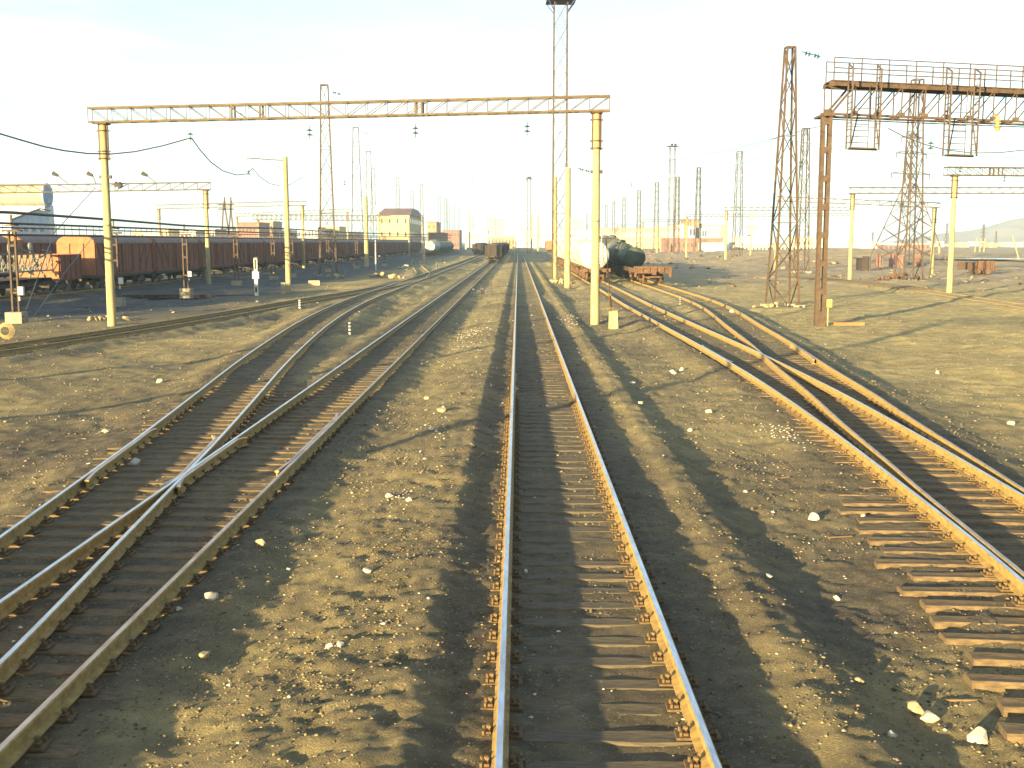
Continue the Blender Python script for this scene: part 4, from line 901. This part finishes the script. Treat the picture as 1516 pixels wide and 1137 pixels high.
# ---------------------------------------------------------------- buildings
def building(name, u0, u1, vt, d, depth, wall, label, cat='building', roof=None, rows=0, cols=0, win=(.45, .5), rz=0, side=0, roofh=0, wm='glass', parapet=None, z0=-.5, shape='gable_y'):
    a, b_ = atd(u0, vt, d), atd(u1, vt, d); w = b_.x-a.x; H = a.z-z0; t = thing(name, ((a.x+b_.x)/2, d, z0), label, cat, None, rz)
    MB().box((0, depth/2, H/2), (w, depth, H)).build('wall', wall, t)
    if roof:
        r = MB()
        if roofh:
            hw, ov = w/2+.4, .4
            if shape == 'gable_y': vs = [(-hw, -ov, H), (hw, -ov, H), (hw, depth+ov, H), (-hw, depth+ov, H), (-hw*.86, depth*.3, H+roofh), (hw*.86, depth*.3, H+roofh), (hw*.86, depth*.7, H+roofh), (-hw*.86, depth*.7, H+roofh)]; fs = [(3, 2, 1, 0), (0, 1, 5, 4), (1, 2, 6, 5), (2, 3, 7, 6), (3, 0, 4, 7), (4, 5, 6, 7)]
            else: vs = [(-hw, -ov, H), (hw, -ov, H), (hw, depth+ov, H), (-hw, depth+ov, H), (0, -ov, H+roofh), (0, depth+ov, H+roofh)]; fs = [(3, 2, 1, 0), (0, 1, 4), (2, 3, 5), (1, 2, 5, 4), (3, 0, 4, 5)]
            r.add(vs, fs)
        else: r.box((0, depth/2, H+.12), (w+.5, depth+.5, .28))
        r.build('roof', roof, t)
    if rows:
        k = MB(); ww, wh = w/cols*win[0], H/rows*win[1]; k.box((0, 0, 0), (ww, .12, wh)); me = k.mesh('window', wm)
        for i in range(rows):
            for j in range(cols):
                o = bpy.data.objects.new('window', me); C.objects.link(o); o.parent = t; o.location = (-w/2+w*(j+.5)/cols, -.03, H*(i+.55)/rows)
        if side:
            k = MB(); k.box((0, 0, 0), (.12, depth/side*.45, wh)); me = k.mesh('window', wm); sx = 1 if a.x < 0 else -1
            for i in range(rows):
                for j in range(side):
                    o = bpy.data.objects.new('window', me); C.objects.link(o); o.parent = t; o.location = (sx*(w/2+.03), depth*(j+.5)/side, H*(i+.55)/rows)
    return t
st = building('station_building', 559, 606, 318.5, 395, 60, 'yellow', 'three storey yellow building with a maroon hipped roof on the left', roof='maroon', rows=3, cols=4, win=(.22, .36), roofh=2.9, side=8, shape='gable_y')
building('brick_building', 632, 646, 329, 520, 30, 'orange', 'orange brick block right behind the yellow building', roof='maroon', rows=3, cols=2, win=(.2, .25))
building('workshop', 634, 655, 345, 470, 40, 'brick', 'low maroon workshop beside the pale green tank wagon', roof='maroon', rows=1, cols=4, win=(.4, .3))
building('workshop', 655, 680, 341, 620, 30, 'brick', 'red brick sheds with a broken roofline behind the dark tank wagons', roof='maroon', rows=2, cols=6, win=(.35, .3))
building('apartment_block', 720, 733, 320.5, 900, 22, 'pale', 'tall pale apartment slab above the coal wagons, left one of the pair', roof='white', rows=9, cols=4, win=(.3, .4))
building('apartment_block', 733.5, 745, 323.5, 890, 22, 'pale', 'tall pale apartment slab above the coal wagons, right one with a shaded side', roof='white', rows=9, cols=4, win=(.3, .4))
building('apartment_block', 842, 864, 323.5, 900, 25, 'pale', 'tall pale apartment block above the cream tank wagons', roof='white', rows=9, cols=6, win=(.3, .4))
building('warehouse', 690, 722, 341, 800, 40, 'white', 'long whitish warehouse left of the apartment slabs', roof='orange', rows=1, cols=6, win=(.2, .2))
building('warehouse', 722, 762, 350, 640, 30, 'orange', 'low orange brick shed behind the coal wagons', roof='orange', rows=1, cols=8, win=(.3, .3))
building('footbridge', 690, 1000, 347.5, 560, 3, 'white', 'long pale level overpass crossing the yard at its far end', cat='bridge', roof='orange', z0=9.2-.0) if False else None
ob = thing('overpass', (atd(760, 400, 600).x, 600, 0), 'long low pale overpass crossing the far end of the yard', 'bridge')
xl, xr = atd(690, 400, 600).x-ob.location.x, atd(985, 400, 600).x-ob.location.x; zt = atd(760, 349, 600).z
b = MB(); b.box(((xl+xr)/2, 0, zt-.5), (xr-xl, 7, 1.0)); b.box(((xl+xr)/2, -3.5, zt+.4), (xr-xl, .1, .8)); b.build('deck', 'pale', ob)
for i in range(9):
    b = MB(); b.box((xl+(xr-xl)*i/8, 0, (zt-1)/2-.3), (.8, 5, zt-.6)); b.build('pier', 'pale', ob)
building('factory_hall', 762, 884, 340, 760, 50, 'white', 'long white factory hall with an orange roof edge behind the centre track', roof='orange', rows=2, cols=16, win=(.35, .25), wm='grey')
building('factory_hall', 884, 1004, 338, 720, 50, 'yellow', 'long pale yellow factory hall behind the right masts', roof='orange', rows=2, cols=18, win=(.3, .22), wm='grey')
building('factory_block', 1003, 1040, 332, 480, 30, 'white', 'white factory block with an orange roof beside the big right masts', roof='orange', rows=2, cols=5, win=(.4, .3), wm='grey')
building('roof_house', 1014, 1036, 325.5, 478, 12, 'orange', 'orange penthouse on the white factory block', roof='maroon')
for i, (u0, u1) in enumerate(((1020.5, 1030), (1039, 1047))): building('annex', u0, u1, 335 if i == 0 else 338, 470-4*i, 8, 'blue', ['blue glazed block on the white factory, left one', 'blue glazed block right of the white factory'][i], rows=2, cols=2, win=(.6, .5))
building('factory_hall', 1040, 1075, 334, 560, 40, 'pale', 'pale stepped factory building left of the pole with the gantry', roof='orange', rows=3, cols=7, win=(.3, .3), wm='grey')
building('long_shed', 985, 1070, 353.5, 420, 14, 'brick', 'long brick red shed low in front of the factories', roof='maroon', rows=1, cols=14, win=(.3, .3))
building('long_shed', 1041, 1076, 360.5, 400, 10, 'white', 'low cream wall under the brick red shed', roof='white')
building('white_hall', 1096.5, 1141, 351, 420, 22, 'white', 'bright white flat hall left of the near right mast', roof='white', rows=1, cols=6, win=(.2, .12))
building('long_shed', 1092, 1210, 363.5, 415, 10, 'pale', 'low pale wall with openings along the embankment', roof='pale', rows=1, cols=22, win=(.45, .45))
building('white_hall', 1181, 1207, 352, 600, 25, 'pale', 'cream hall left of the red signal bridge post', roof='white', rows=1, cols=4, win=(.3, .2))
building('white_hall', 1221, 1252, 355, 800, 25, 'white', 'small white hall with a dome roof right of the red signal post', roof='white', roofh=3, shape='gable_x')
building('white_hall', 1266, 1307, 359.5, 700, 20, 'white', 'long low white hall right of the pale gantry pole', roof='white')
building('long_shed', 1309, 1336, 362.5, 520, 10, 'brick', 'small red house group left of the transmission pylon', roof='white', rows=1, cols=4)
building('long_shed', 1337, 1377, 361.5, 560, 10, 'brick', 'reddish low houses between the pylon legs', roof='pale', rows=1, cols=6)
tw = atd(1111, 400, 600); t = thing('water_tower', (tw.x, 600, -.5), 'slender pinkish lattice chimney tower above the white hall', 'tower')
b = MB(); zt = atd(1111, 312, 600).z; b.box((0, 0, zt*.3), (3.2, 3.2, zt*.6)); b.box((0, 0, zt*.62), (6, 6, 1)); b.box((0, 0, zt*.78), (2.6, 2.6, zt*.3)); b.box((0, 0, zt*.9), (4.0, 4.0, .8)); b.box((0, 0, zt*.96), (1.4, 1.4, zt*.1)); b.build('shaft', 'pale', t)
rr = random.Random(9)
kinds = ['white', 'pale', 'yellow', 'grey', 'brick']
lefts = [(196, 214, 343, 'yellow'), (214, 236, 345, 'grey'), (237, 249, 339, 'yellow'), (250, 268, 342, 'grey'), (266, 290, 342, 'white'), (291, 318, 340, 'pale'), (318, 340, 343, 'white'), (352, 384, 330, 'brick'), (376, 404, 328, 'orange'), (404, 440, 342, 'pale'), (440, 470, 337, 'grey'), (472, 502, 336, 'yellow'), (503, 530, 344, 'pale')]
nm_ = ['yellow town house', 'grey town block', 'narrow yellow block', 'grey barred factory wing', 'whitewashed town block', 'pale town block', 'low white block', 'red brick works', 'orange works with a flat roof', 'pale shed', 'dark grey shed with a low roof', 'yellow shed', 'pale low shed']
ps = ['farthest left beyond the goods train', 'right of the farthest left yellow house', 'left of the portal pole on the left', 'right of the narrow yellow block', 'between the grey factory wing and the leftmost concrete portal pole', 'directly behind the leftmost concrete portal pole', 'behind the rusty A-shaped frame', 'right of the rusty A-shaped frame', 'just left of the yellow lit pole', 'between the yellow pole and the big left mast', 'behind the big left mast', 'between the two big left masts', 'left of the three storey yellow building']
for (u0, u1, vt, m_), a_, b2 in zip(lefts, nm_, ps): building('town_building', u0, u1, vt, 420+rr.uniform(0, 60), 18, m_, f'{a_} {b2}', roof='pale' if m_ != 'brick' else 'maroon', rows=2, cols=max(2, int((u1-u0)/5)), win=(.4, .35))
# distant low town along the right horizon
for i in range(16):
    u0 = 1215+i*19+rr.uniform(-4, 4); building('distant_house', u0, u0+rr.uniform(9, 20), 359.3+rr.uniform(-2.0, 2.2), 900+rr.uniform(-60, 260), 20, kinds[rr.randrange(4)], f'tiny pale building on the right skyline, {nth2(i)} from the red signal post', roof='pale'); bpy.context.view_layer
# drum hall on the left, its end coloured as blue shade
s = 300/F; p0 = atd(68, 289, 300)
t = thing('drum_hall', (p0.x, 300, -.5), 'huge pale drum shaped hall with a round end coloured as blue shade at the left edge', 'hall'); zc = p0.z+.5
b = MB(); b.cyl((-30, 0, zc), (0, 0, zc), 16.6*s, 16.6*s, 36)
for k in range(7): b.lathe([(0, 16.9*s), (.25, 16.9*s)], (-28+4.2*k, 0, zc), (1, 0, 0), 36)
b.build('drum', 'drum', t, smooth=True)
b = MB(); b.lathe([(0, 17.3*s), (.5, 17.3*s), (.8, 15.5*s), (1.0, 8*s)], (0, 0, zc), (1, 0, 0), 36); b.build('drum_end', 'drumshade', t, smooth=True)
for q in (-.8, .2, 1.2): MB().box((1.0, q, zc-1.6), (.2, .5, .9)).build('window', 'grey', t)
MB().box((-14, 2, (zc-2.6)/2), (27.6, 6, zc-2.6)).build('wall', 'white', t)
a0 = atd(20, 400, 285); t = thing('gabled_hall', (a0.x, 285, -.5), 'blue grey gabled hall with a dark roof edge under the drum at the left edge', 'hall', None, math.atan2(.95, .3))
b = MB(); b.prism([(0, 0), (14, 0), (14, 12.3), (10.5, 12.7), (0, 9.6)], 0, 14); b.build('wall', 'blue', t)
b = MB(); b.bar((-.2, -.3, 9.8), (10.5, -.3, 12.95), .45, .35); b.bar((10.5, -.3, 12.95), (14.2, -.3, 12.5), .4, .3); b.build('roof_edge', 'dark', t)
for k in range(4): MB().box((2.2+3*k, -.04, 7.5), (1.3, .1, 1.0)).build('window', 'glass', t)
# shed, cart and humps in the right field
p = at(1283, 398); t = thing('brick_hut', (p.x, p.y, gz(p.x, p.y)), 'small dark brick hut on the bank right of the pale gantry pole', 'hut'); b = MB(); s = p.y/F; b.box((-4*s, 1, 9*s), (9*s, 3, 18*s)); b.build('wall', 'gondola', t)
b = MB(); b.box((2.6*s, 1, 10*s), (3*s, 3.4, 22*s)); b.box((-5*s, 1, 18.5*s), (14*s, 3.6, 1.0*s)); b.build('buttress', 'dark', t)
for i, (u, vt, vb, w) in enumerate(((1305, 374, 383, 8), (1324, 374, 382, 6), (1338, 375, 383, 9), (1362, 374, 381, 6))):
    p = at(u, vb+12); q = atd(u, vt, p.y); s = p.y/F; building('shadow_stub', u-w*.3, u+w*.3, vt+2, p.y, 2, 'brick', f'small reddish stub standing in for a shadow on the far bank, {nth2(i)} from the left', rows=1, cols=1, win=(.35, .7))  # solid stubs put where only shadows fall on the bank
p = at(1452, 404); t = thing('wrecked_wagon', (p.x, p.y, gz(p.x, p.y)), 'rusty wrecked wagon heaped with scrap in the field at the right edge', 'wagon'); s = p.y/F
b = MB(); b.box((0, 2, 12*s), (30*s, 5, 11*s)); b.box((4*s, -.6, 14*s), (24*s, .3, 12*s)); 
for x in (-12, -2, 8, 14): b.box((x*s, -.8, 12*s), (1.6*s, .3, 13*s))
b.build('body', 'rustw', t)
for x in (-9, 6): MB().cyl((x*s, -1, 4.5*s), (x*s, 1, 4.5*s), 4.4*s, 4.4*s, 14).build('wheel', 'rustw', t)
rr = random.Random(5)
def rock_mesh(seed, m='stone'):
    r = random.Random(seed); bm = bmesh.new()
    for _ in range(16):
        v = Vector((r.gauss(0, 1), r.gauss(0, 1), r.gauss(0, 1))).normalized(); bm.verts.new((v.x*(.45+.12*r.random()), v.y*(.36+.1*r.random()), v.z*(.30+.1*r.random())))
    bmesh.ops.convex_hull(bm, input=bm.verts); bmesh.ops.delete(bm, geom=[v for v in bm.verts if not v.link_faces], context='VERTS')
    bmesh.ops.bevel(bm, geom=bm.edges, offset=.03, segments=1, affect='EDGES')
    me = bpy.data.meshes.new('stone'); bm.to_mesh(me); bm.free(); me.materials.append(M[m]); return me
RK = [rock_mesh(i) for i in range(6)]; RB = [rock_mesh(20+i, 'stoneb') for i in range(4)]; RC = [rock_mesh(30+i, 'rustw') for i in range(3)]
b = MB()
def heap(u, v, n, spread, size, label, name, meshes, grp=None):
    p = at(u, v); t = thing(name, (p.x, p.y, gz(p.x, p.y)), label, 'rubble', grp)
    for i in range(n):
        o = bpy.data.objects.new('block', meshes[i % len(meshes)]); C.objects.link(o); o.parent = t; a = rr.random()*6.28; q = rr.random()
        o.location = (math.cos(a)*q*spread, math.sin(a)*q*spread*.6, size*.2+(1-q)*size*.6); sc = size*(.5+rr.random()); o.scale = (sc, sc, sc); o.rotation_euler = (rr.random(), rr.random(), rr.random()*6)
    return t
heap(1452, 398, 24, 2.6, 1.1, 'heap of rusty scrap on and around the wrecked wagon at the right', 'scrap_heap', RC)
heap(567, 410, 16, 2.4, .55, 'heap of pale broken blocks beside the slim white post', 'rubble_heap', RB); heap(583, 413, 8, 1.3, .5, 'small rubble pile between the blocks and the left track', 'rubble_heap', RB)
heap(160, 474, 14, 1.3, .3, 'broken stones around the foot of the near left gantry pole', 'rubble_heap', RB); heap(495, 413, 10, 1.5, .5, 'rubble at the foot of the big left mast', 'rubble_heap', RB)
heap(1150, 452, 12, 1.6, .32, 'stones around the feet of the near right mast', 'rubble_heap', RB); heap(830, 420, 16, 1.5, .4, 'stones and scrap around the foot of the tall floodlight tower', 'rubble_heap', RB)
heap(1330, 412, 14, 2.5, .8, 'brown scrap heap at the foot of the second right mast', 'scrap_heap', RC)
heap(600, 398, 7, 1.4, .5, 'few pale blocks in the shade left of the crooked siding', 'rubble_heap', RK)
# small furniture
def marker(u, vt, vb, w, label):
    p = at(u, vb); g = gz(p.x, p.y); H = atd(u, vt, p.y).z-g; r = w*p.y/F/2; t = thing('marker_picket', (p.x, p.y, g), label, 'marker post', 'striped pickets'); n = 6; b = MB()
    MB().cyl((0, 0, -.1), (0, 0, H), r*.9, r*.9, 8).build('post', 'paintw', t); b = MB()
    for i in range(3): b.cyl((0, 0, H*(.2+.27*i)), (0, 0, H*(.32+.27*i)), r, r, 8)
    b.build('black_band', 'paintb', t)
marker(518, 477, 497, 4.2, 'black and white striped picket beside the curved left track'); marker(444, 444, 461, 3.6, 'black and white striped picket left of the curved track'); marker(1007, 440, 454, 2.6, 'black and white striped picket between the two right tracks'); marker(647, 389, 399, 2.2, 'tiny white picket by the crooked siding')
p = at(380, 440); g = gz(p.x, p.y); s = p.y/F; t = thing('distance_post', (p.x, p.y, g), 'weathered white post with a white box on it left of the yellow pole', 'post')
MB().box((0, 0, 28*s), (5.0*s, .2, 58*s)).build('post', 'paintw', t); MB().box((.3*s, -.12, 31*s), (9.5*s, .25, 10.5*s)).build('white_box', 'paintw', t); MB().box((-.2*s, -.11, 47*s), (2.4*s, .04, 14*s)).build('black_marks', 'paintb', t); MB().box((0, -.11, 10*s), (2.6*s, .04, 8*s)).build('black_marks', 'paintb', t)
p = at(420, 435); g = gz(p.x, p.y); MB_ = MB().box((0, 0, .4), (.36, .3, .95)); tag(MB_.build('stub_post', 'concd', loc=(p.x, p.y, g)), 'short concrete stub leaning against the foot of the yellow pole', 'stub')
p = at(908, 487); g = gz(p.x, p.y); s = p.y/F; b = MB(); b.add([(-7*s, -.15, -.1), (7*s, -.15, -.1), (7*s, .2, -.1), (-7*s, .2, -.1), (-6.5*s, -.13, 25*s), (5.2*s, -.13, 26.5*s), (6.4*s, .17, 24*s), (-6.5*s, .17, 25*s)], [(3, 2, 1, 0), (4, 5, 6, 7), (0, 1, 5, 4), (1, 2, 6, 5), (2, 3, 7, 6), (3, 0, 4, 7)])
tag(b.build('anchor_block', 'conc', loc=(p.x, p.y, g)), 'upright pale concrete block beside the near right gantry pole', 'concrete block')
q0, q1 = at(905, 466), atd(897, 352, 55); t = thing('guy_rod', q0, 'rusty guy rod with a turnbuckle running down beside the near right gantry pole', 'guy rod'); d_ = q1-q0
MB().cyl((0, 0, 0), d_, .022, .022, 6).build('rod', 'steelr', t); MB().cyl(d_*.1, d_*.3, .06, .06, 8).box(tuple(d_*.3), (.16, .1, .2)).box(tuple(d_*.12), (.16, .1, .2)).build('turnbuckle', 'plate', t)
p = at(465, 425); tag(MB().box((0, 0, .2), (1.0, .5, .42)).build('yellow_block', 'yellow', loc=(p.x, p.y, gz(p.x, p.y)), rz=.2), 'yellow box lying on the ground between the yellow pole and the big mast', 'box')
for i, (u, v) in enumerate(((711, 444), (727, 440))):
    p = at(u, v); g = gz(p.x, p.y); b = MB(); b.bar((0, 0, -.1), (.02, 0, .85), .05); b.bar((0, 0, .35), (.5 if i == 0 else -.45, .6, .3), .035); tag(b.build('stake', 'steelr', loc=(p.x, p.y, g)), ['thin rusty stake between the left and centre tracks, the nearer one', 'thin rusty stake between the left and centre tracks, the farther one'][i], 'stake', 'rusty stakes')
# puddle in the left yard
p = at(275, 440); me = bpy.data.meshes.new('puddle'); n = 26; vs = [(4.6*math.cos(a)*(1+.25*math.sin(3*a)), 3.6*math.sin(a)*(1+.2*math.cos(2*a)), 0) for a in [2*math.pi*k/n for k in range(n)]]; me.from_pydata(vs, [], [tuple(range(n))]); me.materials.append(mat('standing water', (.01, .012, .015), .04, 0, spec=.5))
o = bpy.data.objects.new('puddle', me); C.objects.link(o); o.location = (p.x, p.y, gz(p.x, p.y)+.03); tag(o, 'dark puddle of oily water under the pipe rack', kind='structure')
p = at(1500, 389); me = bpy.data.meshes.new('water'); me.from_pydata([(-28, -5, 0), (60, -9, 0), (60, 12, 0), (-20, 8, 0)], [], [(0, 1, 2, 3)]); me.materials.append(mat('pond water', (.05, .07, .09), .08, 0, spec=.5)); o = bpy.data.objects.new('pond', me); C.objects.link(o); o.location = (p.x+8, p.y, gz(p.x, p.y)+.35); tag(o, 'strip of blue water in the far right field', kind='structure')
# hill
hx = atd(1560, 400, 4200).x; n = 60; vs = []; fs = []
X_ = np.linspace(-900, 2600, 90); Y_ = np.linspace(-900, 1800, 40)
GX, GY = np.meshgrid(X_, Y_); hh = 150*np.exp(-((GX-480)/420)**2-(GY/700)**2)+95*np.exp(-((GX-1300)/700)**2-(GY/800)**2)+40*np.exp(-((GX-20)/330)**2-(GY/500)**2); hh = hh*(1+.35*fbm(GX, GY, .004, 4, 5))-6
me = grid_mesh('hill', np.stack([GX.ravel(), GY.ravel(), hh.ravel()], 1).astype(np.float32), (lambda i: np.stack([i, i+1, i+91, i+90], 1))((np.arange(39)[:, None]*90+np.arange(89)[None]).ravel()).astype(np.int32)); me.polygons.foreach_set('use_smooth', np.ones(len(me.polygons), bool)); me.materials.append(mat('bare hill', (.17, .13, .10), .95, 0, (.24, .19, .14), .01))
o = bpy.data.objects.new('hill', me); C.objects.link(o); o.location = (atd(1420, 400, 1900).x, 1900, -2); o.scale = (.42, .42, .30); tag(o, kind='structure')

# ---------------------------------------------------------------- single stones
ST = [ # u, v, width px, kind, where
 (1447, 1078, 34, 0, 'ground right of the centre track, right of the paired stones'), (1377, 1051, 30, 0, 'ground right of the centre track, white one of the front pair'), (1356, 1040, 28, 1, 'ground right of the centre track, ochre one of the front pair'),
 (1204, 761, 19, 0, 'earth between the centre track and the exposed sleeper ends'), (1139, 857, 13, 0, 'shaded slope right of the centre track'), (1278, 762, 9, 0, 'earth just left of the exposed sleeper ends'), (1272, 1005, 15, 1, 'shadow edge right of the centre track'), (1320, 1088, 17, 0, 'dark shadow low at the right'),
 (1240, 872, 11, 0, 'lit earth right of the ridge, near a twig'), (386, 812, 19, 1, 'earth right of the left track, casting a long shadow'), (312, 893, 23, 0, 'shade right of the left track, flat and grey'), (303, 970, 17, 1, 'shade edge right of the left track'), (264, 903, 10, 0, 'shade right of the left track beside the flat grey stone'),
 (427, 837, 9, 0, 'lit gravel right of the long shadowed stone'), (606, 751, 13, 0, 'gravel left of the centre track, larger of two'), (576, 742, 10, 0, 'gravel left of the centre track, smaller of two'), (545, 856, 14, 0, 'gravel left of the centre track, low and flat'), (488, 967, 13, 0, 'gravel in the foreground, left one of two touching stones'), (503, 966, 13, 0, 'gravel in the foreground, right one of two touching stones'),
 (654, 615, 14, 1, 'thin shadow left of the centre track'), (639, 643, 9, 0, 'earth left of the centre track above the shadow band'), (632, 592, 9, 1, 'earth left of the centre track beyond the shadow band'), (779, 847, 10, 0, 'ground between the centre rails'), (199, 686, 18, 0, 'sleepers of the left turnout'), (235, 562, 11, 0, 'earth left of the curved track, bright white'), (157, 634, 13, 0, 'earth left of the curved track, low and flat'),
 (997, 545, 11, 0, 'earth right of the near right gantry pole, biggest'), (1010, 541, 8, 0, 'earth right of the near right gantry pole, smaller'), (936, 565, 10, 0, 'shaded slope right of the centre track, far part'), (1022, 633, 9, 0, 'earth between the centre and right tracks, round'), (1050, 608, 11, 0, 'earth between the centre and right tracks, flat'), (1105, 720, 8, 0, 'earth left of the right turnout'), (1497, 622, 14, 0, 'sand right of the right turnout, near the frame edge'), (1389, 540, 9, 0, 'sand beyond the right turnout'), (948, 598, 9, 0, 'ridge edge right of the centre track'), (1215, 465, 8, 0, 'sand by the signal bridge foot'), (1085, 462, 9, 0, 'sand beyond the right rail of the right siding'),
 (700, 430, 5, 0, 'pale patch left of the centre track, far')]
for i, (u, v, w, kd, lb) in enumerate(ST):
    p = at(u, v+1, -.2); s = w*p.y/F/.85*1.03; g = gz(p.x, p.y, True); me = (RB if kd else RK)[i % (4 if kd else 6)]
    o = bpy.data.objects.new('stone', me); C.objects.link(o); o.location = (p.x, p.y, g+s*.16); o.scale = (s, s, s*rr.uniform(.75, 1.1)); o.rotation_euler = (rr.uniform(-.2, .2), rr.uniform(-.2, .2), rr.random()*6)
    tag(o, f"{'ochre' if kd else 'pale'} stone on the {lb}", 'stone', 'loose stones on the ground')
# scattered white chip patches
def patch(u, v, rx, ry, n, label, size=.03):
    p = at(u, v, -.2); b = MB()
    for i in range(n):
        x, y = rr.gauss(0, rx), rr.gauss(0, ry); s = size*(.4+rr.random()); z = gz(p.x+x, p.y+y, True); k = len(b.v)
        vs = [(x+s*a*(.7+.6*rr.random()), y+s*c2*(.7+.6*rr.random()), z+s*(.2+d2*.6)) for a, c2, d2 in ((1, 0, 0), (-1, 0, 0), (0, 1, 0), (0, -1, 0), (0, 0, 1), (0, 0, -1))]
        b.add(vs, [(0, 2, 4), (2, 1, 4), (1, 3, 4), (3, 0, 4), (2, 0, 5), (1, 2, 5), (3, 1, 5), (0, 3, 5)])
    tag(b.build('chippings', 'stone', loc=(p.x, p.y, 0)), label, kind='stuff')
patch(697, 500, .45, 6.0, 150, 'pale chippings spilled left of the centre track', .035); patch(712, 430, .5, 5, 40, 'pale chippings left of the far centre track', .07); patch(1155, 640, .22, .6, 60, 'small spill of white chips left of the right turnout', .024); patch(650, 640, .25, 1.2, 26, 'few white chips beside the shadow band', .03)
patch(590, 745, .12, .6, 26, 'chips around the two pale stones', .022); patch(845, 475, .25, 3.5, 60, 'pale chips along the far ridge right of the centre track', .04); patch(520, 1000, .5, .8, 40, 'chips in the foreground gravel', .014); patch(455, 800, .5, 1, 30, 'chips on the lit gravel', .016)
# twigs and boards
for i, (u, v, L_, a, lb) in enumerate(((1150, 710, .25, .3, 'short pale splinter on the earth between centre and right tracks'), (1225, 800, .35, .1, 'thin twig on the earth left of the sleeper ends'), (1400, 1040, .3, -.1, 'brown splinter beyond the paired stones'), (210, 722, .35, .1, 'splinter in the left turnout'))):
    p = at(u, v); tag(MB().bar((0, 0, .02), (L_*math.cos(a), L_*math.sin(a), .03), .02).build('splinter', 'woodlit', loc=(p.x, p.y, gz(p.x, p.y, True))), lb, 'splinter', 'splinters of wood')

# ---------------------------------------------------------------- haze
hz = bpy.data.materials.new('haze'); hz.use_nodes = True; t = hz.node_tree; t.nodes.clear(); o_ = N(t, 'ShaderNodeOutputMaterial'); v_ = N(t, 'ShaderNodeVolumePrincipled')
v_.inputs['Color'].default_value = (.55, .78, 1.0, 1); v_.inputs['Density'].default_value = .00024; v_.inputs['Anisotropy'].default_value = 0
L2 = t.links.new; L2(v_.outputs[0], o_.inputs['Volume'])
b = MB(); b.box((0, 2900, 80), (9000, 6400, 176)); hzo = b.build('haze', hz); hzo.data.materials.clear(); hzo.data.materials.append(hz); tag(hzo, 'thin pale evening haze over the yard', kind='stuff')
